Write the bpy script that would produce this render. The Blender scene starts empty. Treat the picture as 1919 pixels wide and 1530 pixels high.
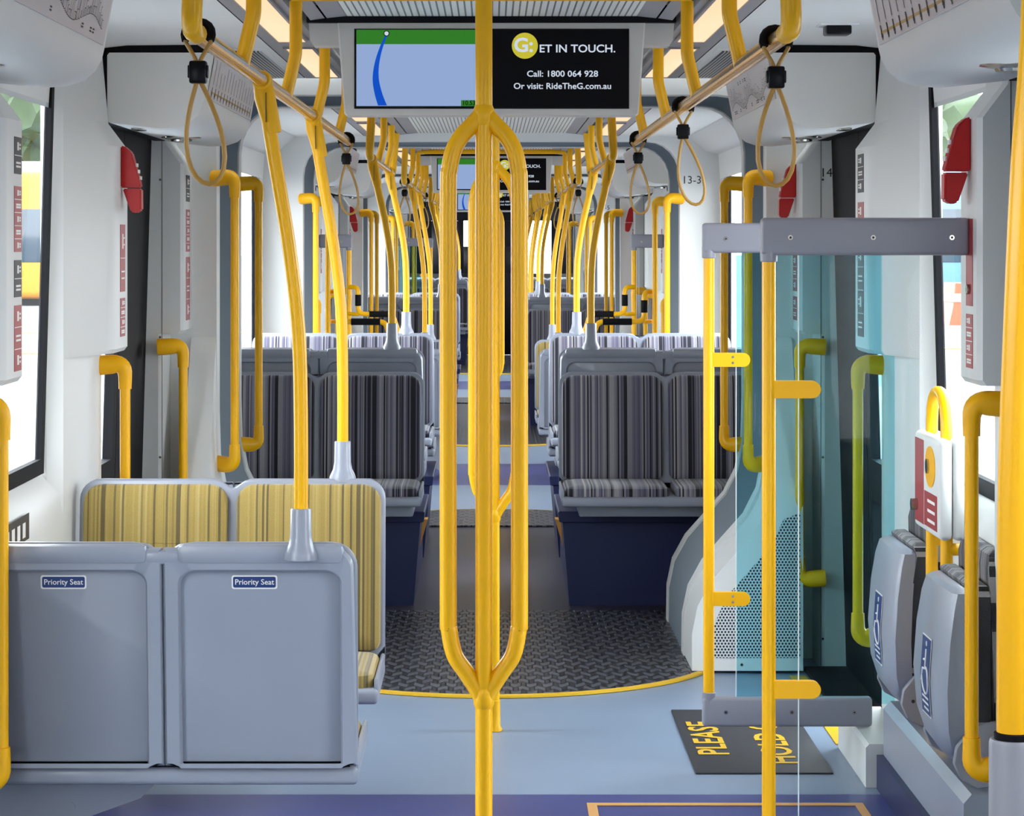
import bpy, bmesh, math, random
from mathutils import Vector, Matrix
random.seed(7)
R = math.radians
C = bpy.context.scene.collection
SC = bpy.context.scene

# ------------------------------------------------------------------ camera, sky, exposure
cam_d = bpy.data.cameras.new('camera'); cam = bpy.data.objects.new('camera', cam_d); C.objects.link(cam)
F = 4640.0
cam_d.sensor_fit = 'HORIZONTAL'; cam_d.sensor_width = 36.0
cam_d.lens = F / 1919.0 * 36.0
cam_d.shift_x = (959.5 - 921.0) / 1919.0
cam_d.shift_y = (457.0 - 765.0) / 1919.0
cam_d.clip_start = 0.05; cam_d.clip_end = 600
cam.location = (0, 0, 1.6); cam.rotation_euler = (R(90), 0, 0)
SC.camera = cam
SC.view_settings.view_transform = 'Standard'; SC.view_settings.look = 'None'
SC.view_settings.gamma = 1.0; SC.view_settings.use_curve_mapping = False
SC.view_settings.exposure = 0.0
SC.cycles.max_bounces = 9; SC.cycles.diffuse_bounces = 6; SC.cycles.glossy_bounces = 4
SC.cycles.transparent_max_bounces = 16; SC.cycles.transmission_bounces = 4
SC.cycles.sample_clamp_indirect = 6.0; SC.cycles.blur_glossy = 1.0
SC.cycles.caustics_reflective = False; SC.cycles.caustics_refractive = False

world = bpy.data.worlds.new('overcast_sky'); SC.world = world; world.use_nodes = True
wn = world.node_tree; wn.nodes.clear()
w_out = wn.nodes.new('ShaderNodeOutputWorld'); w_bg = wn.nodes.new('ShaderNodeBackground')
w_tc = wn.nodes.new('ShaderNodeTexCoord'); w_sep = wn.nodes.new('ShaderNodeSeparateXYZ'); w_cr = wn.nodes.new('ShaderNodeValToRGB')
wn.links.new(w_tc.outputs['Generated'], w_sep.inputs[0]); wn.links.new(w_sep.outputs['Z'], w_cr.inputs[0])
w_cr.color_ramp.elements[0].position = 0.0; w_cr.color_ramp.elements[0].color = (0.97, 0.98, 1.0, 1)
w_cr.color_ramp.elements[1].position = 0.5; w_cr.color_ramp.elements[1].color = (0.90, 0.95, 1.0, 1)
wn.links.new(w_cr.outputs[0], w_bg.inputs['Color']); w_bg.inputs['Strength'].default_value = 12.5
wn.links.new(w_bg.outputs[0], w_out.inputs[0])
LAMP_POWER = 1.15

# ------------------------------------------------------------------ materials
def lin(c):
    c = c / 255.0
    return c / 12.92 if c <= 0.04045 else ((c + 0.055) / 1.055) ** 2.4
def rgb(r, g, b): return (lin(r), lin(g), lin(b), 1.0)
MATS = {}
def mat(name, col, rough=0.5, metal=0.0, coat=0.0, bump=0.0, bscale=200.0, vary=0.0, spec=0.5):
    m = bpy.data.materials.new(name); m.use_nodes = True
    nt = m.node_tree; b = nt.nodes['Principled BSDF']
    b.inputs['Base Color'].default_value = col; b.inputs['Roughness'].default_value = rough
    b.inputs['Metallic'].default_value = metal; b.inputs['Coat Weight'].default_value = coat
    b.inputs['Specular IOR Level'].default_value = spec
    b.inputs['Coat Roughness'].default_value = 0.08
    tc = nt.nodes.new('ShaderNodeTexCoord'); nz = nt.nodes.new('ShaderNodeTexNoise')
    nt.links.new(tc.outputs['Object'], nz.inputs['Vector']); nz.inputs['Scale'].default_value = bscale
    if bump:
        bp = nt.nodes.new('ShaderNodeBump'); bp.inputs['Strength'].default_value = bump; bp.inputs['Distance'].default_value = 0.002
        nt.links.new(nz.outputs['Fac'], bp.inputs['Height']); nt.links.new(bp.outputs[0], b.inputs['Normal'])
    if vary:
        n2 = nt.nodes.new('ShaderNodeTexNoise'); n2.inputs['Scale'].default_value = 3.0; n2.inputs['Detail'].default_value = 6
        nt.links.new(tc.outputs['Object'], n2.inputs['Vector'])
        mx = nt.nodes.new('ShaderNodeMix'); mx.data_type = 'RGBA'
        mx.inputs[6].default_value = tuple(c * (1 - vary) for c in col[:3]) + (1,)
        mx.inputs[7].default_value = tuple(min(1, c * (1 + vary)) for c in col[:3]) + (1,)
        nt.links.new(n2.outputs['Fac'], mx.inputs[0]); nt.links.new(mx.outputs[2], b.inputs['Base Color'])
    MATS[name] = m
    return m
def emis(name, col, strength):
    m = bpy.data.materials.new(name); m.use_nodes = True; nt = m.node_tree; b = nt.nodes['Principled BSDF']
    b.inputs['Base Color'].default_value = (0.004, 0.004, 0.005, 1); b.inputs['Roughness'].default_value = 0.4; b.inputs['Specular IOR Level'].default_value = 0.08
    b.inputs['Emission Color'].default_value = col; b.inputs['Emission Strength'].default_value = strength
    MATS[name] = m; return m
def glass(name, tint, refl=1.45, mixmin=0.02):
    m = bpy.data.materials.new(name); m.use_nodes = True; nt = m.node_tree; nt.nodes.clear()
    o = nt.nodes.new('ShaderNodeOutputMaterial'); t = nt.nodes.new('ShaderNodeBsdfTransparent'); g = nt.nodes.new('ShaderNodeBsdfGlossy')
    f = nt.nodes.new('ShaderNodeFresnel'); x = nt.nodes.new('ShaderNodeMixShader')
    t.inputs[0].default_value = tint; g.inputs['Roughness'].default_value = 0.02; f.inputs['IOR'].default_value = refl
    ge = nt.nodes.new('ShaderNodeNewGeometry'); iv = nt.nodes.new('ShaderNodeMath'); iv.operation = 'SUBTRACT'; iv.inputs[0].default_value = 1.0
    ml = nt.nodes.new('ShaderNodeMath'); ml.operation = 'MULTIPLY'
    nt.links.new(ge.outputs['Backfacing'], iv.inputs[1]); nt.links.new(f.outputs[0], ml.inputs[0]); nt.links.new(iv.outputs[0], ml.inputs[1])
    nt.links.new(ml.outputs[0], x.inputs[0]); nt.links.new(t.outputs[0], x.inputs[1]); nt.links.new(g.outputs[0], x.inputs[2])
    nt.links.new(x.outputs[0], o.inputs[0]); MATS[name] = m; return m
def fabric(name, stops, period=150.0, gain=1.3):
    """woven moquette: vertical stripes of random width and colour along the seat's own x axis"""
    m = bpy.data.materials.new(name); m.use_nodes = True; nt = m.node_tree; b = nt.nodes['Principled BSDF']
    N = nt.nodes.new; L = nt.links.new
    tc = N('ShaderNodeTexCoord'); sp = N('ShaderNodeSeparateXYZ'); L(tc.outputs['Object'], sp.inputs[0])
    def stripe(k, seed):
        mu = N('ShaderNodeMath'); mu.operation = 'MULTIPLY_ADD'; mu.inputs[1].default_value = k; mu.inputs[2].default_value = seed
        L(sp.outputs['X'], mu.inputs[0]); fl = N('ShaderNodeMath'); fl.operation = 'FLOOR'; L(mu.outputs[0], fl.inputs[0])
        wnz = N('ShaderNodeTexWhiteNoise'); wnz.noise_dimensions = '1D'; L(fl.outputs[0], wnz.inputs['W']); return wnz.outputs['Value']
    a = stripe(period, 3.3); c = stripe(period * 0.33, 91.7)
    mixv = N('ShaderNodeMath'); mixv.operation = 'MULTIPLY_ADD'; mixv.inputs[1].default_value = 0.62
    h = N('ShaderNodeMath'); h.operation = 'MULTIPLY'; h.inputs[1].default_value = 0.38; L(c, h.inputs[0]); L(a, mixv.inputs[0]); L(h.outputs[0], mixv.inputs[2])
    cr = N('ShaderNodeValToRGB'); cr.color_ramp.interpolation = 'CONSTANT'
    el = cr.color_ramp.elements
    while len(el) < len(stops): el.new(0.5)
    for e, (p, col) in zip(el, stops): e.position = p; e.color = col
    L(mixv.outputs[0], cr.inputs[0])
    nz = N('ShaderNodeTexNoise'); nz.inputs['Scale'].default_value = 420; L(tc.outputs['Object'], nz.inputs['Vector'])
    mx = N('ShaderNodeMix'); mx.data_type = 'RGBA'; mx.blend_type = 'MULTIPLY'; mx.inputs[0].default_value = 0.5
    L(cr.outputs[0], mx.inputs[6]); L(nz.outputs['Color'], mx.inputs[7])
    br = N('ShaderNodeMix'); br.data_type = 'RGBA'; br.blend_type = 'MULTIPLY'; br.inputs[0].default_value = 1; br.inputs[7].default_value = (gain, gain, gain, 1)
    L(mx.outputs[2], br.inputs[6]); L(br.outputs[2], b.inputs['Base Color'])
    b.inputs['Roughness'].default_value = 0.85; b.inputs['Sheen Weight'].default_value = 0.25
    bp = N('ShaderNodeBump'); bp.inputs['Strength'].default_value = 0.4; bp.inputs['Distance'].default_value = 0.002
    L(nz.outputs['Fac'], bp.inputs['Height']); L(bp.outputs[0], b.inputs['Normal'])
    MATS[name] = m; return m

YEL = mat('yellow_powder_coat', rgb(250, 184, 0), 0.32, spec=0.4)
YELP = mat('yellow_casting', rgb(248, 182, 0), 0.42, spec=0.35)
WHT = mat('white_panel', rgb(218, 219, 217), 0.45, bump=0.03, bscale=500, vary=0.02)
WHT2 = mat('white_ceiling_panel', rgb(236, 236, 232), 0.5, vary=0.02)
GREY = mat('grey_seat_moulding', rgb(146, 151, 164), 0.36, bump=0.06, bscale=700, coat=0.15)
GREYR = mat('grey_rail_moulding', rgb(140, 140, 150), 0.4, bump=0.08, bscale=900)
GREYC = mat('grey_ceiling_strip', rgb(150, 148, 150), 0.5)
BLK = mat('black_rubber', rgb(14, 14, 18), 0.7, spec=0.15)
BLKG = mat('black_gloss', rgb(10, 11, 16), 0.3, spec=0.2)
NAVY = mat('navy_laminate', rgb(38, 43, 80), 0.4, vary=0.05, spec=0.3)
FLOORL = mat('light_blue_vinyl', rgb(134, 150, 172), 0.36, bump=0.08, bscale=300, vary=0.06)
FLOORD = mat('dark_blue_vinyl', rgb(66, 72, 130), 0.34, bump=0.08, bscale=300, vary=0.06)
FLOORB = mat('dark_grey_vinyl', rgb(62, 60, 74), 0.34, spec=0.3, bump=0.05, bscale=300, vary=0.06)
LINEY = mat('yellow_floor_strip', rgb(226, 178, 30), 0.45)
LINEO = mat('orange_floor_line', rgb(216, 160, 96), 0.5)
RED = mat('red_plastic', rgb(176, 14, 18), 0.4, spec=0.3)
STR = mat('dark_red_sticker', rgb(158, 48, 52), 0.45)
STW = mat('white_print', rgb(232, 230, 226), 0.5)
STK = mat('black_print', rgb(34, 34, 38), 0.5)
NVS = mat('navy_sticker', rgb(24, 52, 110), 0.4)
CHROME = mat('steel', rgb(190, 186, 178), 0.18, metal=1.0)
RAILREFL = mat('polished_handrail_tube', rgb(220, 168, 70), 0.18, metal=0.85)  # golden reflections of the yellow hangers put into the tube colour
CORD = mat('tan_cord', rgb(186, 140, 62), 0.4)
BELL = mat('grey_blue_bellows', rgb(116, 126, 136), 0.7, bump=0.1, bscale=200)
TAN = mat('tan_route_line', rgb(196, 160, 96), 0.5)
MAPC = mat('pale_map_board', rgb(216, 208, 208), 0.4)
HOUS = mat('screen_housing_plastic', rgb(206, 202, 196), 0.45, bump=0.04, bscale=700)
ORNG = mat('orange_reflector', rgb(244, 178, 86), 0.4)
GLZ = glass('window_glass', (0.95, 0.975, 0.985, 1), 1.15)
TINT = glass('teal_tinted_glass', (0.64, 0.88, 0.93, 1), 1.2)
CLEAR = glass('clear_glass', (0.97, 0.985, 0.985, 1), 1.15)
EDGE = mat('ground_glass_edge', rgb(226, 240, 240), 0.3)  # pale strip colour stands in for the highlight along the pane edge
MATL = mat('black_floor_mat', rgb(48, 48, 54), 0.6, bump=0.2, bscale=500, vary=0.1)
LAMP = emis('warm_lamp_diffuser', (1.0, 0.66, 0.40, 1), LAMP_POWER)
SCRB = emis('screen_pale_blue', rgb(160, 186, 232), 0.8)
SCRG = emis('screen_green', rgb(50, 128, 38), 0.9)
SCRL = emis('screen_blue_line', rgb(8, 78, 196), 1.0)
SCRK = emis('screen_black', rgb(6, 6, 10), 0.4)
SCRW = emis('screen_white_text', rgb(214, 224, 240), 0.9)
SCRY = emis('screen_yellow_disc', rgb(206, 196, 56), 0.9)
SCRD = emis('screen_dark_text', rgb(14, 40, 14), 0.4)
# colours: black, charcoal, violet grey, mid grey, pale, black ...
FDARK = fabric('striped_grey_moquette', [(0.0, rgb(24, 22, 30)), (0.20, rgb(98, 94, 112)), (0.36, rgb(134, 132, 140)), (0.50, rgb(84, 82, 102)),
                                         (0.58, rgb(26, 24, 32)), (0.66, rgb(158, 154, 158)), (0.75, rgb(112, 108, 126)), (0.88, rgb(186, 180, 174))], 140)
FYEL = fabric('striped_mustard_moquette', [(0.0, rgb(116, 100, 58)), (0.18, rgb(184, 156, 80)), (0.40, rgb(198, 170, 94)), (0.54, rgb(160, 136, 72)),
                                          (0.6, rgb(190, 162, 84)), (0.76, rgb(130, 114, 66)), (0.82, rgb(206, 180, 112))], 160, 0.85)

def node_mat(name, base, rough, build):
    m = bpy.data.materials.new(name); m.use_nodes = True; nt = m.node_tree; b = nt.nodes['Principled BSDF']
    b.inputs['Base Color'].default_value = base; b.inputs['Roughness'].default_value = rough
    build(nt, b); MATS[name] = m; return m
def _math(nt, op, a, b=None, c=None):
    n = nt.nodes.new('ShaderNodeMath'); n.operation = op
    for i, v in enumerate((a, b, c)):
        if v is None: continue
        if isinstance(v, (int, float)): n.inputs[i].default_value = v
        else: nt.links.new(v, n.inputs[i])
    return n.outputs[0]
def slats_build(axis, period, frac, dark, light):
    def f(nt, b):
        tc = nt.nodes.new('ShaderNodeTexCoord'); sp = nt.nodes.new('ShaderNodeSeparateXYZ'); nt.links.new(tc.outputs['Object'], sp.inputs[0])
        u = _math(nt, 'FRACT', _math(nt, 'MULTIPLY', sp.outputs[axis], 1.0 / period)); g = _math(nt, 'LESS_THAN', u, frac)
        mx = nt.nodes.new('ShaderNodeMix'); mx.data_type = 'RGBA'; mx.inputs[6].default_value = light; mx.inputs[7].default_value = dark
        nt.links.new(g, mx.inputs[0]); nt.links.new(mx.outputs[2], b.inputs['Base Color'])
    return f
SLAT = node_mat('slotted_ceiling_diffuser', rgb(222, 222, 216), 0.5, slats_build('X', 0.0190, 0.26, rgb(120, 118, 112), rgb(230, 230, 222)))
def dots_build(ax, ay, p, rad, dark, light):
    def f(nt, b):
        tc = nt.nodes.new('ShaderNodeTexCoord'); sp = nt.nodes.new('ShaderNodeSeparateXYZ'); nt.links.new(tc.outputs['Object'], sp.inputs[0])
        v = _math(nt, 'MULTIPLY', sp.outputs[ay], 1.0 / (p * 0.866)); row = _math(nt, 'FLOOR', v)
        odd = _math(nt, 'MULTIPLY', _math(nt, 'MODULO', _math(nt, 'ADD', row, 1000.0), 2.0), 0.5)
        u = _math(nt, 'ADD', _math(nt, 'MULTIPLY', sp.outputs[ax], 1.0 / p), odd)
        du = _math(nt, 'SUBTRACT', _math(nt, 'FRACT', _math(nt, 'ADD', u, 100.0)), 0.5); dv = _math(nt, 'MULTIPLY', _math(nt, 'SUBTRACT', _math(nt, 'FRACT', v), 0.5), 0.866)
        d = _math(nt, 'SQRT', _math(nt, 'ADD', _math(nt, 'MULTIPLY', du, du), _math(nt, 'MULTIPLY', dv, dv)))
        g = _math(nt, 'LESS_THAN', d, rad)
        mx = nt.nodes.new('ShaderNodeMix'); mx.data_type = 'RGBA'; mx.inputs[6].default_value = light; mx.inputs[7].default_value = dark
        nt.links.new(g, mx.inputs[0]); nt.links.new(mx.outputs[2], b.inputs['Base Color'])
    return f
PERF = node_mat('perforated_white_sheet', rgb(220, 220, 220), 0.45, dots_build('X', 'Z', 0.0125, 0.33, rgb(22, 24, 28), rgb(206, 212, 214)))
VENT = node_mat('slotted_vent', rgb(200, 200, 200), 0.5, slats_build('X', 0.012, 0.5, rgb(40, 40, 42), rgb(190, 190, 188)))
def tread_build(nt, b):
    tc = nt.nodes.new('ShaderNodeTexCoord'); br = nt.nodes.new('ShaderNodeTexBrick')
    mp = nt.nodes.new('ShaderNodeMapping'); mp.inputs['Scale'].default_value = (1, 1, 1)
    nt.links.new(tc.outputs['Object'], mp.inputs[0])
    sp = nt.nodes.new('ShaderNodeSeparateXYZ'); nt.links.new(mp.outputs[0], sp.inputs[0])
    # zig-zag the rows so the lugs read as the herringbone of the rubber
    tri = _math(nt, 'PINGPONG', sp.outputs['X'], 0.028)
    y2 = _math(nt, 'ADD', sp.outputs['Y'], _math(nt, 'MULTIPLY', tri, 1.6))
    cb = nt.nodes.new('ShaderNodeCombineXYZ'); nt.links.new(sp.outputs['X'], cb.inputs[0]); nt.links.new(y2, cb.inputs[1])
    nt.links.new(cb.outputs[0], br.inputs['Vector'])
    br.inputs['Scale'].default_value = 1.0; br.inputs['Brick Width'].default_value = 0.058; br.inputs['Row Height'].default_value = 0.075
    br.inputs['Mortar Size'].default_value = 0.012; br.inputs['Mortar Smooth'].default_value = 0.5
    br.inputs['Color1'].default_value = rgb(92, 92, 100); br.inputs['Color2'].default_value = rgb(84, 84, 92); br.inputs['Mortar'].default_value = rgb(34, 34, 40)
    nt.links.new(br.outputs['Color'], b.inputs['Base Color'])
    inv = _math(nt, 'SUBTRACT', 1.0, br.outputs['Fac'])
    bp = nt.nodes.new('ShaderNodeBump'); bp.inputs['Strength'].default_value = 1.0; bp.inputs['Distance'].default_value = 0.02
    nt.links.new(inv, bp.inputs['Height']); nt.links.new(bp.outputs[0], b.inputs['Normal'])
TREAD = node_mat('ribbed_rubber_tread', rgb(70, 70, 78), 0.34, tread_build)

# ------------------------------------------------------------------ mesh helpers
def obj(name, bm, m, parent=None, sharp=38, world=True):
    bmesh.ops.recalc_face_normals(bm, faces=bm.faces[:])
    me = bpy.data.meshes.new(name)
    if parent is not None and world:
        o = parent; off = Vector((0, 0, 0))
        while o is not None: off += o.location; o = o.parent
        bmesh.ops.translate(bm, verts=bm.verts[:], vec=-off)
    bm.to_mesh(me); bm.free()
    for mm in (m if isinstance(m, (list, tuple)) else [m]): me.materials.append(mm)
    for p in me.polygons: p.use_smooth = True
    me.set_sharp_from_angle(angle=R(sharp))
    o = bpy.data.objects.new(name, me); C.objects.link(o)
    if parent is not None: o.parent = parent
    return o
def thing(name, label, cat, loc=(0, 0, 0), group=None, rz=0.0):
    o = bpy.data.objects.new(name, None); C.objects.link(o); o.location = loc; o.rotation_euler = (0, 0, rz)
    o.empty_display_size = 0.05
    o['label'] = label; o['category'] = cat
    if group: o['group'] = group
    return o
def tag(o, label, cat, group=None):
    o['label'] = label; o['category'] = cat
    if group: o['group'] = group
    return o
def struct(name, bm, m, sharp=38):
    o = obj(name, bm, m, None, sharp); o['kind'] = 'structure'; return o
def copy_tree(o, parent=None):
    c = o.copy(); C.objects.link(c)
    if parent is not None: c.parent = parent
    for ch in [x for x in C.objects if x.parent == o and x is not c]: copy_tree(ch, c)
    return c
def B(): return bmesh.new()
def _face(bm, vs, mi=0):
    try:
        f = bm.faces.new(vs); f.material_index = mi; return f
    except ValueError: return None
def box(bm, x0, x1, y0, y1, z0, z1, bev=0.0, mi=0, seg=2):
    x0, x1 = min(x0, x1), max(x0, x1); y0, y1 = min(y0, y1), max(y0, y1); z0, z1 = min(z0, z1), max(z0, z1)
    v = [bm.verts.new(p) for p in ((x0, y0, z0), (x1, y0, z0), (x1, y1, z0), (x0, y1, z0), (x0, y0, z1), (x1, y0, z1), (x1, y1, z1), (x0, y1, z1))]
    fs = [_face(bm, [v[i] for i in q], mi) for q in ((0, 3, 2, 1), (4, 5, 6, 7), (0, 1, 5, 4), (1, 2, 6, 5), (2, 3, 7, 6), (3, 0, 4, 7))]
    if bev > 0:
        es = list({e for f in fs for e in f.edges})
        bmesh.ops.bevel(bm, geom=es, offset=bev, segments=seg, profile=0.5, affect='EDGES', material=-1)
def loft(bm, rings, mi=0, cap=True, close=True):
    rv = [[bm.verts.new(p) for p in r] for r in rings]
    n = len(rv[0])
    for a, b in zip(rv[:-1], rv[1:]):
        for i in range(n if close else n - 1):
            _face(bm, [a[i], a[(i + 1) % n], b[(i + 1) % n], b[i]], mi)
    if cap:
        _face(bm, rv[0][::-1], mi); _face(bm, rv[-1], mi)
    return rv
def prism_y(bm, xz, y0, y1, mi=0): loft(bm, [[(x, y0, z) for x, z in xz], [(x, y1, z) for x, z in xz]], mi)
def prism_x(bm, yz, x0, x1, mi=0): loft(bm, [[(x0, y, z) for y, z in yz], [(x1, y, z) for y, z in yz]], mi)
def prism_z(bm, xy, z0, z1, mi=0): loft(bm, [[(x, y, z0) for x, y in xy], [(x, y, z1) for x, y in xy]], mi)
def sweep(bm, pts, r, n=14, cap=True, mi=0, radii=None):
    pts = [Vector(p) for p in pts]; rings = []
    t = (pts[1] - pts[0]).normalized()
    ref = Vector((0, 0, 1)) if abs(t.z) < 0.9 else Vector((0, 1, 0))
    nrm = (ref - t * ref.dot(t)).normalized()
    for i, p in enumerate(pts):
        if i == 0: tt = pts[1] - pts[0]
        elif i == len(pts) - 1: tt = pts[-1] - pts[-2]
        else: tt = (pts[i + 1] - p).normalized() + (p - pts[i - 1]).normalized()
        tt = tt.normalized(); nrm = (nrm - tt * nrm.dot(tt)).normalized(); bi = tt.cross(nrm)
        rr = radii[i] if radii else r
        rings.append([p + (nrm * math.cos(a) + bi * math.sin(a)) * rr for a in [2 * math.pi * k / n for k in range(n)]])
    loft(bm, rings, mi, cap)
def fillet(pts, rad, seg=6):
    pts = [Vector(p) for p in pts]; out = [pts[0]]
    for i in range(1, len(pts) - 1):
        a, p, b = pts[i - 1], pts[i], pts[i + 1]
        d1 = (a - p); d2 = (b - p); ang = d1.angle(d2)
        if ang > 3.1: out.append(p); continue
        L = min(rad / math.tan(ang / 2), d1.length * 0.48, d2.length * 0.48)
        s = p + d1.normalized() * L; e = p + d2.normalized() * L
        for k in range(seg + 1):
            u = k / seg; out.append(s * (1 - u) ** 2 + p * 2 * u * (1 - u) + e * u ** 2)
    out.append(pts[-1]); return out
def spline(pts, seg=6):
    pts = [Vector(p) for p in pts]; P = [pts[0]] + pts + [pts[-1]]; out = []
    for i in range(1, len(P) - 2):
        a, b, c, d = P[i - 1], P[i], P[i + 1], P[i + 2]
        for k in range(seg):
            u = k / seg
            out.append(0.5 * ((2 * b) + (c - a) * u + (2 * a - 5 * b + 4 * c - d) * u * u + (3 * b - a - 3 * c + d) * u ** 3))
    out.append(pts[-1]); return out
def lathe(bm, c, prof, n=18, mi=0):
    """prof: (radius, z) pairs about the vertical axis through c"""
    loft(bm, [[(c[0] + r * math.cos(2 * math.pi * k / n), c[1] + r * math.sin(2 * math.pi * k / n), c[2] + z) for k in range(n)] for r, z in prof], mi)
def disc_y(bm, x, y, z, r, t=0.002, n=16, mi=0):
    loft(bm, [[(x + r * math.cos(2 * math.pi * k / n), yy, z + r * math.sin(2 * math.pi * k / n)) for k in range(n)] for yy in (y, y - t)], mi)
def disc_x(bm, x, y, z, r, t=0.002, n=14, mi=0):
    loft(bm, [[(xx, y + r * math.cos(2 * math.pi * k / n), z + r * math.sin(2 * math.pi * k / n)) for k in range(n)] for xx in (x, x + t)], mi)
def rrect(cx, cz, w, h, r, n=5, rb=None):
    rb = r if rb is None else rb; out = []
    for (sx, sz, a0, rr) in ((1, 1, 0, r), (-1, 1, 90, r), (-1, -1, 180, rb), (1, -1, 270, rb)):
        for k in range(n + 1):
            a = R(a0 + 90 * k / n); out.append((cx + sx * (w / 2 - rr) + rr * math.cos(a), cz + sz * (h / 2 - rr) + rr * math.sin(a)))
    return out
def pillow(bm, cx, cz, w, h, r, y0, t, b=0.01, bulge=0.006, mi=0, horiz=False, rb=None):
    """rounded upholstered pad whose face looks along -Y (or up, when horiz)"""
    rings = []
    for inset, y in ((0, y0), (0, y0 - t + b), (b * 0.35, y0 - t + b * 0.3), (b, y0 - t), (0.05, y0 - t - bulge * 0.8), (min(w, h) * 0.35, y0 - t - bulge)):
        rings.append([(x, y, z) for x, z in rrect(cx, cz, w - 2 * inset, h - 2 * inset, max(0.006, r - inset), 5, None if rb is None else max(0.006, rb - inset))])
    if horiz: rings = [[(x, z, -y) for x, y, z in q] for q in rings]
    loft(bm, rings, mi)
def text_bm(s, size, bold=0.0, align='CENTER'):
    cu = bpy.data.curves.new('lettering', 'FONT'); cu.body = s; cu.size = size; cu.align_x = align; cu.align_y = 'CENTER'; cu.offset = bold * size
    cu.resolution_u = 3
    o = bpy.data.objects.new('lettering', cu); C.objects.link(o)
    dg = bpy.context.evaluated_depsgraph_get(); me = bpy.data.meshes.new_from_object(o.evaluated_get(dg))
    bm = bmesh.new(); bm.from_mesh(me); bpy.data.objects.remove(o); bpy.data.curves.remove(cu); bpy.data.meshes.remove(me)
    return bm
def text_on(s, size, mtx, m, parent, name='lettering', bold=0.012, align='CENTER', sx=1.0):
    bm = text_bm(s, size, bold, align)
    bmesh.ops.transform(bm, matrix=mtx @ Matrix.Diagonal((sx, 1, 1, 1)), verts=bm.verts[:])
    me = bpy.data.meshes.new(name)
    if parent is not None:
        o = parent; off = Vector((0, 0, 0))
        while o is not None: off += o.location; o = o.parent
        bmesh.ops.translate(bm, verts=bm.verts[:], vec=-off)
    bm.to_mesh(me); bm.free(); me.materials.append(m)
    o = bpy.data.objects.new(name, me); C.objects.link(o); o.parent = parent; return o
FACE = Matrix.Rotation(R(90), 4, 'X')           # lettering that faces the camera end of the tram
def at(x, y, z): return Matrix.Translation((x, y, z)) @ FACE
PITCH = 10.8
WHERE = ['in the near section', 'in the middle section', 'in the far section']
SIDE = {-1: 'left', 1: 'right'}

# ------------------------------------------------------------------ floor
YEND = 35.7
bm = B()
def fl(bm, x0, x1, y0, y1, mi, z=0.0):
    _face(bm, [bm.verts.new(p) for p in ((x0, y0, z), (x1, y0, z), (x1, y1, z), (x0, y1, z))], mi)
cuts = [(-7.0, 5.6, 0)]
for k in range(3):
    o = PITCH * k
    cuts += [(5.6 + o, 7.19 + o, 1), (7.19 + o, 9.6 + o, 0), (9.6 + o, 14.0 + o, 2)]
    cuts += [(14.0 + o, min(16.4 + o, YEND), 0)] if k < 2 else []
for a, b, mi in cuts: fl(bm, -1.345, 1.345, a, b, mi)
# slab below the covering
box(bm, -1.345, 1.345, -7.0, YEND, -0.12, -0.004, 0, 2)
struct('floor', bm, [FLOORL, FLOORD, FLOORB])

def turntable(k, front):
    o = PITCH * k; n = 40
    if front: cy, R0, y_end = 9.58 + o, 0.878, 10.74 + o; sg = -1
    else: cy, R0, y_end = 13.97 + o, 0.878, 13.93 + o; sg = 1
    names = {(0, True): 'dark ribbed turntable plate with yellow rim in front of the first raised seats',
             (0, False): 'dark ribbed turntable plate behind the first raised seats',
             (1, True): 'dark ribbed turntable plate at the second gangway, in the middle of the tram',
             (1, False): 'dark ribbed turntable plate behind the second raised seats',
             (2, True): 'dark ribbed turntable plate farthest down the aisle'}
    t = thing('turntable_plate', names[(k, front)], 'floor plate', (0, cy, 0.0))
    def ring(rad):
        return [(rad * math.sin(a), cy + sg * rad * math.cos(a)) for a in [R(-90 + 180 * i / n) for i in range(n + 1)]]
    arc = ring(R0 - 0.022)
    if front: poly = arc + [(R0 - 0.022, y_end), (-(R0 - 0.022), y_end)]
    else: poly = [(x, y if y > y_end else y_end) for x, y in arc]
    bm = B(); prism_z(bm, poly, 0.002, 0.010); obj('rubber_tread', bm, TREAD, t)
    bm = B(); a1 = ring(R0); a0 = ring(R0 - 0.022)
    for i in range(n):
        loft(bm, [[(a0[i][0], a0[i][1], 0.002), (a1[i][0], a1[i][1], 0.002), (a1[i][0], a1[i][1], 0.009), (a0[i][0], a0[i][1], 0.012)],
                  [(a0[i + 1][0], a0[i + 1][1], 0.002), (a1[i + 1][0], a1[i + 1][1], 0.002), (a1[i + 1][0], a1[i + 1][1], 0.009), (a0[i + 1][0], a0[i + 1][1], 0.012)]], 0, False)
    obj('edge_strip', bm, LINEY, t)['label'] = 'yellow curved edge strip'
for k in range(3):
    turntable(k, True)
    if k < 2: turntable(k, False)

# floor mat with lettering
t = thing('floor_mat', 'black floor mat with yellow lettering beside the right-hand door', 'mat', (0.8, 7.95, 0))
bm = B(); box(bm, 0.615, 1.03, 7.46, 8.47, 0.001, 0.006, 0.002); obj('mat_sheet', bm, MATL, t)
def flat_text(s, x, y, size, sx):
    return Matrix.Translation((x, y, 0.0075)) @ Matrix.Rotation(R(90), 4, 'Z')
for s, x in (('PLEASE', 0.70), ('HOLD ON', 0.90)):
    text_on(s, 0.135, flat_text(s, x, 7.98, 0.1, 1), LINEY, t, 'mat_lettering', bold=0.02, sx=1.28)
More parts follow.
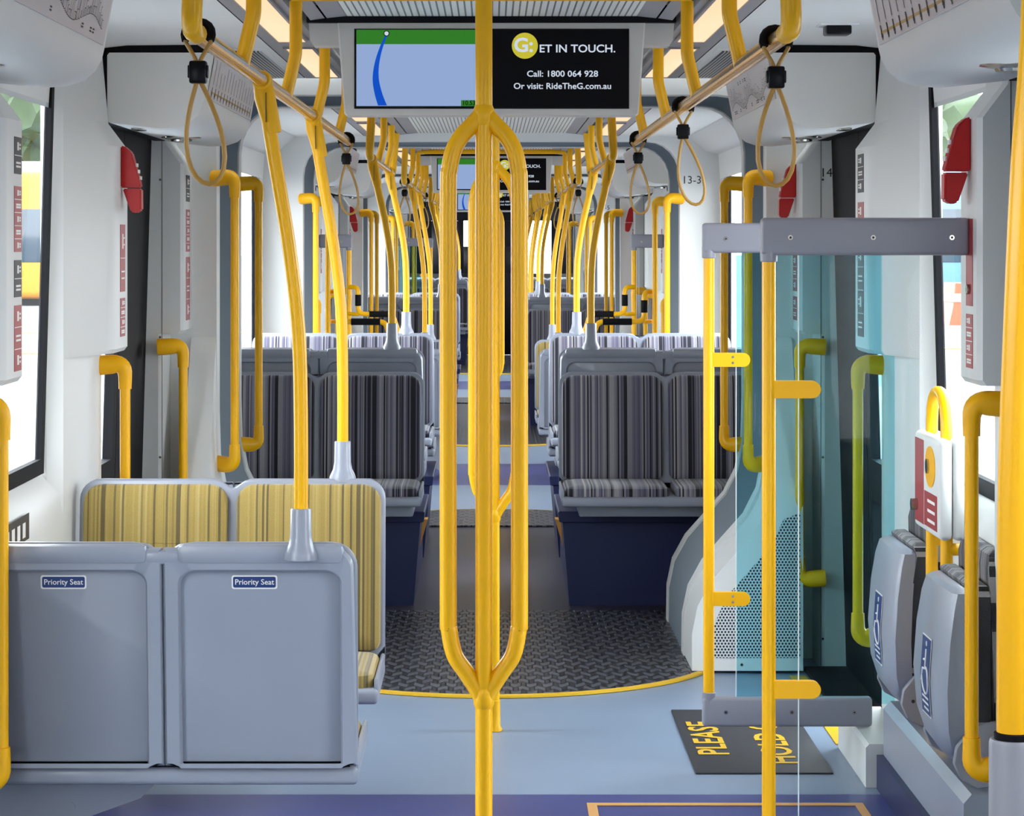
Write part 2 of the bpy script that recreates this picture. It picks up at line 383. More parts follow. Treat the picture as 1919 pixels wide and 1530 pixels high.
# wheelchair bay outline
bm = B()
box(bm, 0.272, 1.06, 7.04, 7.07, 0.001, 0.003); box(bm, 0.272, 0.300, 5.3, 7.04, 0.001, 0.003); box(bm, 1.035, 1.06, 5.3, 7.04, 0.001, 0.003)
tag(obj('floor_marking', bm, LINEO), 'orange outline of the wheelchair space painted on dark blue floor', 'floor marking')
for s in (-1, 1):
    bm = B(); box(bm, s * 1.10, s * 1.16, 7.9, 9.15, 0.001, 0.004)
    tag(obj('threshold_strip', bm, LINEY), f'yellow threshold strip along the {SIDE[s]}-hand near door', 'floor marking')

# ------------------------------------------------------------------ ceiling
ZC = 2.235
bm = B()
def strip(bm, pts, y0, y1, mi):
    for (x0, z0), (x1, z1) in zip(pts[:-1], pts[1:]):
        _face(bm, [bm.verts.new(p) for p in ((x0, y0, z0), (x1, y0, z1), (x1, y1, z1), (x0, y1, z0))], mi)
def ceiling_run(y0, y1, zc):
    strip(bm, [(-0.416, zc + .018), (0.416, zc + .018)], y0, y1, 0)
    for s in (-1, 1):
        strip(bm, [(s * .416, zc + .018), (s * .472, zc + .012)], y0, y1, 1)
        strip(bm, [(s * .472, zc + .03), (s * .478, zc + .03)], y0, y1, 3)
        strip(bm, [(s * .478, zc + .012), (s * .519, zc + .006), (s * .519, zc + .04)], y0, y1, 1)
        strip(bm, [(s * .519, zc + .05), (s * .545, zc + .05)], y0, y1, 3)
        strip(bm, [(s * .545, zc + .05), (s * .545, zc), (s * .712, zc)], y0, y1, 1)
        strip(bm, [(s * .712, zc), (s * .712, zc + .01), (s * .716, zc + .01), (s * .716, zc)], y0, y1, 3)
        strip(bm, [(s * .716, zc), (s * 1.16, zc - .004), (s * 1.23, zc - .012), (s * 1.262, zc - .04), (s * 1.275, zc - .09), (s * 1.285, zc - .24)], y0, y1, 2)
    # roof above
    strip(bm, [(-1.40, zc - .1), (-1.2, zc + .12), (1.2, zc + .12), (1.40, zc - .1)], y0, y1, 2)
runs = [(4.12, 9.5, ZC), (-6.6, -1.3, ZC), (-.3, 3.12, ZC - .03)]
for k in range(3):
    o = PITCH * k
    if k: runs.append((4.12 + o, 9.5 + o, ZC))
    runs.append((10.5 + o, min(13.92 + o, YEND), ZC - .03))
for a in runs: ceiling_run(*a)
for k in range(3):                                          # black gaps where the ceiling panel breaks at the screen
    box(bm, -.53, .53, 7.10 + PITCH * k, 7.13 + PITCH * k, ZC - .0, ZC + .05, 0, 3)
struct('ceiling', bm, [SLAT, GREYC, WHT2, BLK])

# ceiling lamps: warm diffusers in the grey strips each side
def lamp(s, y0, y1, zc, label):
    t = thing('ceiling_light', label, 'lamp', (s * .621, (y0 + y1) / 2, zc), 'warm ceiling light panels')
    bm = B(); box(bm, s * .578, s * .664, y0, y1, zc - .006, zc - .001, 0.002); obj('diffuser', bm, LAMP, t)
    bm = B()
    for q in ((.570, .578, y0 - .008, y1 + .008), (.664, .672, y0 - .008, y1 + .008)): box(bm, s * q[0], s * q[1], q[2], q[3], zc - .008, zc - .001)
    for q in ((y0 - .008, y0), (y1, y1 + .008)): box(bm, s * .578, s * .664, q[0], q[1], zc - .008, zc - .001)
    obj('lamp_frame', bm, GREYC, t)
for k in range(3):
    o = PITCH * k
    for s in (-1, 1):
        for j, (a, b) in enumerate(((4.3, 5.9), (6.15, 7.72), (7.98, 9.35))):
            lamp(s, a + o, b + o, ZC, f'warm light panel {["above near end of", "before the screen by", "beyond the screen by"][j]} {SIDE[s]} handrail, {["near", "middle", "far"][k]} section')
        for j, (a, b) in enumerate(((10.8, 12.1), (12.35, 13.7))):
            if b + o < YEND: lamp(s, a + o, b + o, ZC - .03, f'{["nearer", "farther"][j]} warm light panel over the {SIDE[s]} raised seats {["past first gangway", "past third gangway", "at far end"][k]}')
for s in (-1, 1):
    t = thing('ceiling_vent', f'slotted air vent in the {SIDE[s]} side of the near ceiling', 'vent', (s * .815, 8.7, ZC))
    bm = B(); box(bm, s * .755, s * .875, 8.1, 9.35, ZC - .008, ZC - .003, 0.002); obj('vent_plate', bm, VENT, t)
    bm = B(); box(bm, s * .735, s * .895, 8.05, 9.4, ZC - .004, ZC + .004, 0.001); obj('vent_frame', bm, WHT2, t)
t = thing('ceiling_sensor', 'small black sensor pod under the right side of the ceiling', 'sensor', (1.0, 7.15, ZC))
bm = B(); box(bm, .963, 1.037, 7.12, 7.20, ZC - .032, ZC - .004, 0.006); obj('sensor_body', bm, BLKG, t)
bm = B(); box(bm, .945, 1.055, 7.10, 7.22, ZC - .006, ZC - .001, 0.001); obj('base_plate', bm, WHT2, t)

# ------------------------------------------------------------------ side walls
def lean(x, z): return x - 0.028 * (z - 0.94)
def smod_wall(k, s):
    o = PITCH * k
    nm = 'wall_' + SIDE[s]
    bm = B()
    y0, y1 = 5.95 + o, 7.36 + o
    prism_y(bm, [(s * 1.255, 0), (s * 1.258, .80), (s * 1.268, .865), (s * 1.314, .925), (s * 1.322, .925), (s * 1.322, 0)], y0, y1)
    struct(nm, bm, WHT); bm = B()
    prism_y(bm, [(s * 1.282, 2.12), (s * 1.268, 2.15), (s * 1.26, 2.19), (s * 1.322, 2.22), (s * 1.322, 2.12)], y0, y1)
    struct('wall_cove', bm, WHT)
    # window
    w = bpy.data.objects.new('window_%d' % (k * 2 + (3 if s < 0 else 4)), None); C.objects.link(w); w.location = (s * 1.3, (y0 + y1) / 2, .92); w['kind'] = 'structure'
    bm = B()
    a, b = 6.15 + o, 7.225 + o
    def bar(ya, yb, za, zb):
        loft(bm, [[(s * (lean(1.306, z) + dx), y, z) for dx, y in ((0, ya), (0, yb), (.02, yb), (.02, ya))] for z in (za, zb)])
    bar(a, a + .06, .93, 2.14); bar(b - .042, b, .93, 2.14); bar(a + .06, b - .042, .93, .975); bar(a + .06, b - .042, 2.10, 2.14)
    obj('window_frame', bm, BLK, w)
    bm = B(); loft(bm, [[(s * (lean(1.314, z) + dx), y, z) for dx, y in ((0, a + .05), (0, b - .03), (.005, b - .03), (.005, a + .05))] for z in (.96, 2.11)])
    obj('window_pane', bm, GLZ, w)
def pillar(name, k, s, plan):
    """upper part stands proud of the recessed foot; plan(x) gives the outline for an aisle-face position x"""
    o = PITCH * k
    def part(nm, lv):
        bm = B(); loft(bm, [[(s * x, y + o, z) for x, y in pts] for z, pts in lv]); return struct(nm, bm, WHT, 30)
    part('pillar_foot', [(0, plan(1.238)), (1.262, plan(1.238))])
    return part(name, [(1.262, plan(1.165)), (1.275, plan(1.155)), (1.90, plan(1.155)), (1.98, plan(1.215)), (2.235, plan(1.238))])
def plan_A(x, xb=None):  # pillar beyond the window
    return [(1.258, 7.275), (x + .012 + (1.245 - x) * .12, 7.56), (x + .006, 7.60), (x, 7.63), (x, 7.855), (x + .012, 7.87), (1.318, 7.87), (1.318, 7.235), (1.300, 7.235)]
def plan_N(x): return [(x + .012, 5.88), (x, 5.895), (x, 6.09), (x + .01, 6.115), (1.25, 6.15), (1.322, 6.15), (1.322, 5.88)]
def plan_J(x): return [(x + .01, 9.27), (x, 9.285), (x, 9.56), (1.33, 9.56), (1.33, 9.27)]
def plan_J0(x): return [(x, 4.16), (x, 4.445), (x + .01, 4.46), (1.33, 4.46), (1.33, 4.16)]
baseA = [(1.17, 7.275), (1.10, 7.275), (1.10, 7.30), (1.10, 7.60), (1.10, 7.855), (1.112, 7.866), (1.236, 7.866), (1.236, 7.62), (1.244, 7.29)]
def sticker(p, s, y0, y1, z0, z1, m, rows=0, x=1.155):
    bm = B(); box(bm, s * x, s * (x - .0015), y0, y1, z0, z1, 0, 0)
    if rows:
        h = (z1 - z0) / rows
        for i in range(rows):
            zc = z0 + h * (i + .5); w = (y1 - y0); pic = (i + rows) % 2
            if pic: box(bm, s * (x - .0015), s * (x - .002), y0 + w * .36, y0 + w * .58, zc - h * .22, zc + h * .22, 0, 1)
            for q in range(2): box(bm, s * (x - .0015), s * (x - .002), y0 + w * (.66 if pic else .2), y1 - w * .15, zc - h * (.10 - .2 * q) - .0025, zc - h * (.10 - .2 * q) + .0025, 0, 1)
            if i: box(bm, s * (x - .0015), s * (x - .002), y0, y1, z0 + h * i - .001, z0 + h * i + .001, 0, 1)
    obj('sticker', bm, [m, STW], p)['label'] = 'dark red sticker' if m is STR else ('navy sticker' if m is NVS else 'black pictogram sticker')
door_no = [0]
def door(k, s, ya, yb, gl):
    o = PITCH * k; door_no[0] += 1
    d = bpy.data.objects.new('door_%d' % door_no[0], None); C.objects.link(d); d.location = (s * 1.3, (ya + yb) / 2 + o, 0); d['kind'] = 'structure'
    mid = (ya + yb) / 2 + .02
    bm = B(); box(bm, s * 1.17, s * 1.344, ya + o + .001, yb + o - .001, .001, .018, .003); obj('door_threshold', bm, BLK, d)
    for (a, b, has) in ((ya, mid - .004, True), (mid + .004, yb, gl)):
        bm = B(); a += o; b += o
        def slab(y0, y1, z0, z1):
            loft(bm, [[(s * (lean(1.302, z) + dx), y, z) for dx, y in ((0, y0), (0, y1), (.035, y1), (.035, y0))] for z in (z0, z1)])
        e = .07
        slab(a, a + e, .02, 2.06); slab(b - e, b, .02, 2.06); slab(a + e, b - e, .02, .16); slab(a + e, b - e, .72, .86); slab(a + e, b - e, 1.93, 2.06)
        if not has: slab(a + e, b - e, .16, .72); slab(a + e, b - e, .86, 1.93)
        L = obj('door_leaf', bm, BLK, d)
        if has:
            bm = B()
            for z0, z1 in ((.15, .73), (.85, 1.94)):
                loft(bm, [[(s * (lean(1.318, z) + dx), y, z) for dx, y in ((0, a + e - .01), (0, b - e + .01), (.006, b - e + .01), (.006, a + e - .01))] for z in (z0, z1)])
            obj('door_glass', bm, GLZ, L)
# opening of the portals and bellows (right half, x >= 0), floor to top centre
HALF = [(.74, 0.0), (.742, .16), (.765, .27), (.82, .37), (.90, .46), (.98, .55), (1.03, .65), (1.055, .78), (1.06, .95), (1.06, 1.5), (1.06, 1.98)]
for i in range(1, 7):
    a = R(90 * i / 6); HALF.append((.88 + .18 * math.cos(a), 1.98 + .195 * math.sin(a)))
OPEN = HALF + [(0, 2.175)]
def portal(y0, y1, far_face_wide=True):
    bm = B()
    full = [(-x, z) for x, z in OPEN[::-1]][:-1] if False else None
    inner = OPEN + [(-x, z) for x, z in HALF[::-1]]
    n = len(inner)
    outer = []
    for x, z in inner:
        sx = 1 if x >= 0 else -1
        if z >= 2.1 or abs(x) < .88 and z > 1.5: outer.append((x * 1.24 if abs(x) > .5 else x, 2.33))
        else: outer.append((sx * 1.37, z if z < 2.1 else 2.3))
    for y_, flip in ((y0, 0), (y1, 1)):
        vi = [bm.verts.new((x, y_, z)) for x, z in inner]; vo = [bm.verts.new((x, y_, z)) for x, z in outer]
        for i in range(n - 1): _face(bm, [vi[i], vi[i + 1], vo[i + 1], vo[i]])
        if flip:
            for i in range(n - 1): _face(bm, [prev[i], prev[i + 1], vi[i + 1], vi[i]])
        prev = vi
    return struct('portal_frame', bm, WHT, 30)
def bellows(y0, y1, nrib):
    bm = B(); prof = OPEN + [(-x, z) for x, z in HALF[::-1]]; rings = []
    for i in range(nrib * 2 + 1):
        y = y0 + (y1 - y0) * i / (nrib * 2); g = .002 if i % 2 else .034
        r = []
        for x, z in prof:
            sx = 1 if x > 0 else (-1 if x < 0 else 0)
            wz = 1 if z > 1.98 else 0
            r.append((x + sx * g * (0.35 if z > 2.1 else 1), y, z + g * wz))
        rings.append(r)
    loft(bm, rings, 0, False, False)
    return struct('gangway_bellows', bm, BELL, 20)

def bogie_walls(k):
    o = PITCH * k; yb1 = min(13.92 + o, YEND)
    for s in (-1, 1):
        bm = B(); y0 = 10.5 + o
        prism_y(bm, [(s * 1.285, 0), (s * 1.285, .93), (s * 1.30, .99), (s * 1.325, .99), (s * 1.325, 0)], y0, yb1)
        prism_y(bm, [(s * 1.29, 2.10), (s * 1.20, 2.12), (s * 1.10, 2.20), (s * 1.325, 2.24), (s * 1.325, 2.10)], y0, yb1)
        box(bm, s * 1.285, s * 1.325, y0, 11.3 + o, .9, 2.12); box(bm, s * 1.285, s * 1.325, yb1 - .2, yb1, .9, 2.12)
        struct('wall_' + SIDE[s], bm, WHT)
        if k < 0:                                # unseen panel added behind the camera to cut the window light
            bm = B(); box(bm, s * 1.285, s * 1.30, 11.3 + o, yb1 - .2, .93, 1.60); struct('wall_' + SIDE[s], bm, WHT); continue
        w = bpy.data.objects.new('window_%d' % (13 + k * 2 + (0 if s < 0 else 1)), None); C.objects.link(w); w.location = (s * 1.3, 12.5 + o, 1.0); w['kind'] = 'structure'
        bm = B(); a, b = 11.3 + o, yb1 - .2
        for q in ((a, a + .05, .99, 2.1), (b - .05, b, .99, 2.1), (a, b, .99, 1.03), (a, b, 2.06, 2.1)): box(bm, s * 1.30, s * 1.325, *q)
        obj('window_frame', bm, BLK, w)
        bm = B(); box(bm, s * 1.31, s * 1.316, a + .04, b - .04, 1.02, 2.07); obj('window_pane', bm, GLZ, w)


# the tram goes on behind the camera: plain shell with its windows
bogie_walls(-1)
bm = B(); box(bm, -1.345, 1.345, -6.75, -6.62, -.1, 2.35); struct('wall_back', bm, WHT)  # unseen end wall added to block sky light from behind the camera
portal(-1.25, -1.14); bellows(-1.14, -.40, 9); portal(-.40, -.30); portal(3.12, 3.22); bellows(3.22, 3.98, 9); portal(3.98, 4.10)
for s in (-1, 1):
    smod_wall(-1, s); pillar('door_pillar', 0, s, plan_J0); door(0, s, 4.46, 5.88, False)
    for q in (plan_A, plan_N, plan_J, plan_J0): pillar('door_pillar', -1, s, q)
    door(-1, s, 7.87, 9.27, False); door(-1, s, 4.46, 5.88, False)
for k in range(3):
    o = PITCH * k
    for s in (-1, 1):
        smod_wall(k, s)
        pA = pillar('door_pillar', k, s, plan_A)
        bm = B(); loft(bm, [[(s * x, y + o, z) for x, y in q] for z, q in ((.001, baseA), (.118, baseA), (.129, [(max(x, 1.11), y) for x, y in baseA]))]); struct('pillar_base', bm, WHT, 30)
        pN = pillar('door_pillar', k, s, plan_N)
        pJ = pillar('door_pillar', k, s, plan_J)
        door(k, s, 7.87, 9.27, False)
        if k:
            pillar('door_pillar', k, s, plan_J0); door(k, s, 4.46, 5.88, False)
        # seam, screws on the door jamb panels that face the camera
        for (pp, yy) in ((pJ, 9.27), (pN, 5.88)):
            bm = B(); box(bm, s * 1.2325, s * 1.2345, yy + o - .001, yy + o + .001, .02, 2.0); obj('panel_seam', bm, STK, pp)
            for z in (.35, .80, 1.25, 1.84, .12):
                bm = B(); disc_y(bm, s * (1.2405), yy + o + .0003, z, .0045, .0012); obj('screw', bm, CHROME, pp)
        if k == 0:
            if s < 0:
                sticker(pA, s, 7.70, 7.80, 1.45, 1.66, STR, 2); sticker(pA, s, 7.70, 7.80, 1.31, 1.43, STR, 4)
                sticker(pJ, s, 9.36, 9.47, 1.76, 1.86, STK, 2); sticker(pJ, s, 9.36, 9.47, 1.57, 1.73, STR, 5)
                sticker(pJ, s, 9.36, 9.47, 1.31, 1.55, STR, 3)
                sticker(pN, s, 5.99, 6.08, 1.58, 1.74, STR, 5); sticker(pN, s, 5.99, 6.08, 1.47, 1.56, STK, 2); sticker(pN, s, 5.99, 6.08, 1.29, 1.45, STR, 3)
                sticker(pN, s, 5.99, 6.08, 1.77, 1.86, STK, 2)
            else:
                sticker(pA, s, 7.68, 7.80, 1.76, 1.88, STK, 3); sticker(pA, s, 7.68, 7.80, 1.62, 1.73, STR, 2)
                sticker(pA, s, 7.68, 7.80, 1.31, 1.60, STK, 4)
                sticker(pN, s, 5.94, 6.02, 1.45, 1.66, STR, 0); sticker(pN, s, 5.94, 6.02, 1.30, 1.43, STR, 4)
                sticker(pJ, s, 9.36, 9.47, 1.42, 1.56, STR, 3); sticker(pJ, s, 9.36, 9.47, 1.31, 1.40, STR, 2)
                bm = B(); disc_x(bm, 1.1525, 5.98, 1.49, .012, -.006); obj('push_button', bm, CHROME, pN)
        else:
            sticker(pJ, s, 9.36 + o, 9.47 + o, 1.55, 1.72, STR, 4); sticker(pJ, s, 9.36 + o, 9.47 + o, 1.31, 1.52, STR, 3)
            sticker(pN, s, 5.94 + o, 6.05 + o, 1.40, 1.70, STR, 3)
        if s > 0 and k == 0:
            text_on('14', .047, at(1.2535, 9.2685, 1.865), STK, pJ, 'panel_number', bold=0.0)
            text_on('14', .060, at(1.272, 5.8785, 1.858), STK, pN, 'panel_number', bold=0.0)
    # gangway: portals and bellows
    P1 = portal(9.55 + o, 9.66 + o); bellows(9.66 + o, 10.40 + o, 9); portal(10.40 + o, 10.50 + o)
    if k < 2:
        P2 = portal(13.92 + o, 14.02 + o); bellows(14.02 + o, 14.78 + o, 9); portal(14.78 + o, 14.90 + o)
        text_on(['13-3', '13-5'][k], .062, at(1.126, 13.9185 + o, 1.957), STK, P2, 'panel_number', bold=0.0)
    # flared white covers at the foot of each portal, with the perforated grille
    for s in (-1, 1):
        t = thing('equipment_cover', f'white flared cover with perforated grille, {SIDE[s]} foot of the {["first", "third", "last"][k]} gangway', 'cover', (s * .95, 9.2 + o, 0))
        bm = B(); lv = [(.012, .745, 9.20), (.15, .745, 9.20), (.25, .765, 9.20), (.345, .815, 9.20), (.44, .90, 9.20), (.54, .985, 9.20), (.62, 1.03, 9.205), (.70, 1.05, 9.24), (.80, 1.056, 9.30), (1.0, 1.06, 9.42), (1.24, 1.062, 9.548)]
        loft(bm, [[(s * x, y + o, z), (s * 1.158, y + o, z), (s * 1.158, 9.55 + o, z), (s * x, 9.55 + o, z)] for z, x, y in lv]); obj('cover_shell', bm, WHT, t, 25)
        bm = B(); prism_y(bm, [(s * x, z) for x, z in ((.825, .06), (.825, .18), (.875, .29), (.955, .38), (1.04, .48), (1.085, .575), (1.147, .60), (1.147, .06))], 9.197 + o, 9.2 + o)
        obj('perforated_grille', bm, PERF, t)
        for (x, z) in ((.80, .17), (.86, .30), (1.01, .47), (.93, .035), (.80, .035), (1.05, .035)):
            bm = B(); disc_y(bm, s * x, 9.2 + o, z, .005, .003); obj('screw', bm, STK, t)
    # bogie module walls
    bogie_walls(k)
# ------------------------------------------------------------------ boxes above the doors
def route_map(p, s, y0, y1, kind, seed):
    """board following the inner face; drawn line map or sketched panorama"""
    rnd = random.Random(seed); bm = B()
    def P(u, v, lift):     # u along Y, v 0 bottom..1 top
        x = .912 - .026 * v; z = 2.065 + .135 * v
        return (s * (x - lift), y0 + (y1 - y0) * u, z)
    def quad(u0, u1, v0, v1, lift, mi):
        _face(bm, [bm.verts.new(P(u, v, lift)) for u, v in ((u0, v0), (u1, v0), (u1, v1), (u0, v1))], mi)
    loft(bm, [[P(0, 0, l), P(1, 0, l), P(1, 1, l), P(0, 1, l)] for l in (.0, .003)], 0)
    if kind == 'line':
        quad(.04, .96, .15, .20, .0036, 1); n = 15
        for i in range(n):
            u = .05 + .9 * i / (n - 1); quad(u - .0075, u + .0075, .10, .17, .0042, 2); quad(u - .0045, u + .0045, .05, .30, .0042, 2)
            L = .34 + .26 * rnd.random(); quad(u - .0022, u + .0022, .36, .36 + L, .0038, 2)
    else:
        u = .04
        while u < .95:
            du = .004 + .01 * rnd.random(); h = .12 + .42 * rnd.random() ** 2; b0 = .26 + .12 * math.sin(u * 17)
            quad(u, u + .0018, b0, b0 + h, .0038, 2); quad(u, u + du, b0 + h - .012, b0 + h, .0038, 2); quad(u, u + du, b0, b0 + .012, .0038, 2)
            if rnd.random() < .14:
                v = .1 + (.68 * (rnd.random() > .5)); 
                for q in range(2): quad(u, u + .018, v + .05 * q, v + .03 + .05 * q, .0038, 2)
            u += du
    obj('route_map', bm, [MAPC, TAN, STK], p)
def overdoor(k, s, y0, y1, kind, label, seed):
    o = PITCH * k; y0 += o; y1 += o
    t = thing('overdoor_box', label, 'panel', (s * 1.05, (y0 + y1) / 2, 1.97))
    prof = [(.888, 2.208), (.890, 2.195), (.914, 2.06), (.920, 2.035), (.935, 2.008), (.962, 1.985), (1.0, 1.972), (1.06, 1.968), (1.215, 1.985), (1.222, 1.993), (1.222, 2.20), (1.215, 2.208)]
    bm = B(); prism_y(bm, [(s * x, z) for x, z in prof], y0 + .004, y1 - .004)
    obj('box_cover', bm, WHT2, t, 30)
    bm = B(); box(bm, s * 1.223, s * 1.262, y0 + .004, y1, 1.985, 2.232); box(bm, s * .905, s * 1.262, y0 + .006, y1 - .02, 2.2085, 2.234); obj('shadow_gap', bm, BLK, t)
    route_map(t, s, y0 + .06, y1 - .05, kind, seed)
    for yy in ((y0 + y1) / 2,):
        bm = B()
        loft(bm, [[(s * 1.08 + r * .07 * math.cos(a), yy + r * .07 * math.sin(a), z) for a in [2 * math.pi * i / 20 for i in range(20)]] for r, z in ((1.0, 1.972), (1.0, 1.968), (.55, 1.962), (.5, 1.956), (.2, 1.953))])
        obj('downlight', bm, CHROME, t)
    bm = B(); box(bm, s * 1.14, s * 1.175, y0 + .2, y0 + .32, 1.972, 1.979, .002); obj('latch', bm, CHROME, t)
overdoor(0, -1, 4.4, 5.85, 'sketch', 'rounded box with sketched coast map, top left corner of the view', 1)
overdoor(0, -1, 7.87, 9.38, 'line', 'rounded box with tan line map above the left near door', 2)
overdoor(0, 1, 4.4, 5.85, 'line', 'rounded box with tan line map, top right corner of the view', 3)
overdoor(0, 1, 7.87, 9.38, 'sketch', 'rounded box with sketched coast map above the right near door', 4)
for k in (1, 2):
    for s in (-1, 1):
        overdoor(k, s, 4.4, 5.85, 'line', f'{["", "small pale", "tiny pale"][k]} overdoor box on the {SIDE[s]}, at the near door {WHERE[k]}', 5 + k)
        overdoor(k, s, 7.87, 9.38, 'sketch', f'{["", "small pale", "tiny pale"][k]} overdoor box on the {SIDE[s]}, at the farther door {WHERE[k]}', 9 + k)

# ------------------------------------------------------------------ emergency door handles
def emergency(s, y, label):
    t = thing('emergency_release', label, 'handle', (s * 1.155, y, 1.79), 'red emergency door handles')
    w = .055
    bm = B(); prism_y(bm, [(s * x, z) for x, z in ((1.156, 1.905), (1.145, 1.905), (1.122, 1.885), (1.098, 1.80), (1.093, 1.775), (1.156, 1.775))], y - w / 2, y + w / 2)
    bmesh.ops.bevel(bm, geom=[e for e in bm.edges], offset=.004, segments=2, affect='EDGES'); obj('handle_body', bm, RED, t)
    bm = B(); prism_y(bm, [(s * x, z) for x, z in ((1.15, 1.772), (1.092, 1.772), (1.091, 1.705), (1.11, 1.695), (1.125, 1.70))], y - w / 2 + .003, y + w / 2 - .003)
    bmesh.ops.bevel(bm, geom=[e for e in bm.edges], offset=.004, segments=2, affect='EDGES'); obj('pull_lever', bm, RED, t)
    bm = B()
    for z in (1.80, 1.82, 1.84): box(bm, s * (1.094 + (z - 1.8) * .29 ), s * (1.098 + (z - 1.8) * .29), y - .016, y + .014, z, z + .011)
    obj('handle_lettering', bm, STW, t)['label'] = 'white lettering strip'
emergency(-1, 7.74, 'red emergency handle on the pillar before the left near door')
emergency(1, 5.99, 'red emergency handle on the nearest right pillar, above the intercom')
emergency(1, 9.41, 'red emergency handle past the right near door, behind a hanging strap')
emergency(1, 20.21, 'small red emergency handle on the right pillar of the middle section')
emergency(-1, 20.21, 'small red emergency handle on the left pillar of the middle section')

# ------------------------------------------------------------------ handrails, hangers
RX, RZ = .54, 1.985
def hanger(t, s, y, z1, xt, miter=False):
    bm = B()
    p = fillet([(s * RX, y, RZ), (s * xt, y - .02, RZ + .11), (s * xt, y - .02, z1)], .10, 5)
    sweep(bm, p, .0168, 14); obj('hanger', bm, YEL, t)
def rail(k, s, y0, y1, hang, zc, label, start_bend=True, end_bend=False):
    t = thing('ceiling_handrail', label, 'handrail', (s * RX, y0, RZ), 'overhead handrails')
    bm = B(); sweep(bm, [(s * RX, y0 + (.05 if start_bend else 0), RZ), (s * RX, y1, RZ)], .0165, 16); obj('rail_tube', bm, RAILREFL, t)
    bm = B(); sweep(bm, fillet([(s * RX, y0 + .09, RZ), (s * RX, y0, RZ), (s * (RX - .012), y0 - .01, zc)], .06, 8), .0188, 16); obj('end_bend', bm, YEL, t)
    if end_bend:
        bm = B(); sweep(bm, fillet([(s * RX, y1 - .09, RZ), (s * RX, y1, RZ), (s * (RX - .02), y1, zc)], .06, 8), .0182, 16); obj('end_bend', bm, YEL, t)
    else:
        bm = B(); sweep(bm, [(s * RX, y1 - .02, RZ), (s * RX, y1 + .004, RZ), (s * RX, y1 + .012, RZ)], .0185, 14, radii=[.0185, .0185, .010]); obj('end_cap', bm, BLK, t)
    for y in hang: hanger(t, s, y, zc, RX - .028)
    return t
for k in range(3):
    o = PITCH * k
    for s in (-1, 1):
        rail(k, s, 4.45 + o, 9.38 + o, [5.35 + o, 6.50 + o, 7.62 + o, 8.75 + o], ZC + .0, f'{["long", "shorter-looking", "tiny"][k]} overhead handrail on the {SIDE[s]} side {WHERE[k]}')
        rail(k, s, 10.95 + o, 13.55 + o, [11.8 + o, 12.7 + o], ZC - .03, f'overhead handrail above the {SIDE[s]} raised seats {["past the first gangway", "past the third gangway", "at the far end"][k]}', end_bend=True)
    bm = B(); sweep(bm, [(-.512, 6.33 + o, 2.238), (.512, 6.33 + o, 2.238)], .017, 14)
    tag(obj('crossbar', bm, YEL), f'yellow crossbar under the ceiling {WHERE[k]}', 'crossbar')

# hanging straps
def strap(s, y, label, sway=0.02):
    t = thing('hanging_strap', label, 'strap', (s * RX, y, RZ), 'hanging hand straps')
    x = s * RX; bm = B()
    lo = [(x + .0245 * math.cos(a), y + .012 * math.sin(a), RZ + .0245 * math.sin(a)) for a in [R(205 - 230 * i / 10) for i in range(11)]]
    sweep(bm, lo, .0085, 8); obj('rubber_saddle', bm, BLK, t)
    zc = RZ - .068; xc = x - s * .0
    bm = B()
    sweep(bm, spline([lo[0], (x - .024, y, RZ - .012), (xc - .004, y, zc + .02), (xc - .003, y, zc)]), .0042, 8)
    sweep(bm, spline([lo[-1], (x + .024, y, RZ - .012), (xc + .004, y, zc + .02), (xc + .003, y, zc)]), .0042, 8)
    pts = []
    for i in range(25):
        u = i / 24; a = math.pi * 2 * u; h = .5 - .5 * math.cos(a)
        wdt = .046 * math.sin(a) * (h ** .55 if h > 0 else 0)
        pts.append((xc + sway * h + wdt, y, zc - .01 - .197 * h))
    sweep(bm, pts, .0044, 8); obj('cord_loop', bm, CORD, t)
    bm = B(); box(bm, xc - .016, xc + .016, y - .012, y + .012, zc - .022, zc + .020, .004)
    for sg in (-1, 1): box(bm, xc + sg * .014, xc + sg * .019, y - .008, y + .008, zc - .012, zc + .012, .002)
    obj('clamp', bm, BLKG, t)
strap(-1, 4.56, 'tan cord strap hanging at the near end of the left handrail')
strap(1, 4.70, 'tan cord strap hanging at the near end of the right handrail', .0)
strap(1, 6.98, 'tan cord strap in the middle of the near right handrail, before the white panel 13-3', .036)
strap(1, 9.12, 'tan cord strap at the far tip of the near right handrail', .01)
strap(-1, 9.22, 'tan cord strap at the far tip of the near left handrail', .014)
strap(-1, 15.4, 'small tan strap at the near end of the middle section left handrail', .0)
strap(1, 15.4, 'small tan strap at the near end of the middle section right handrail', .0)
strap(-1, 19.9, 'tiny tan strap at the far tip of the middle left handrail', .0)
strap(1, 20.0, 'tiny tan strap at the far tip of the middle right handrail', .0)

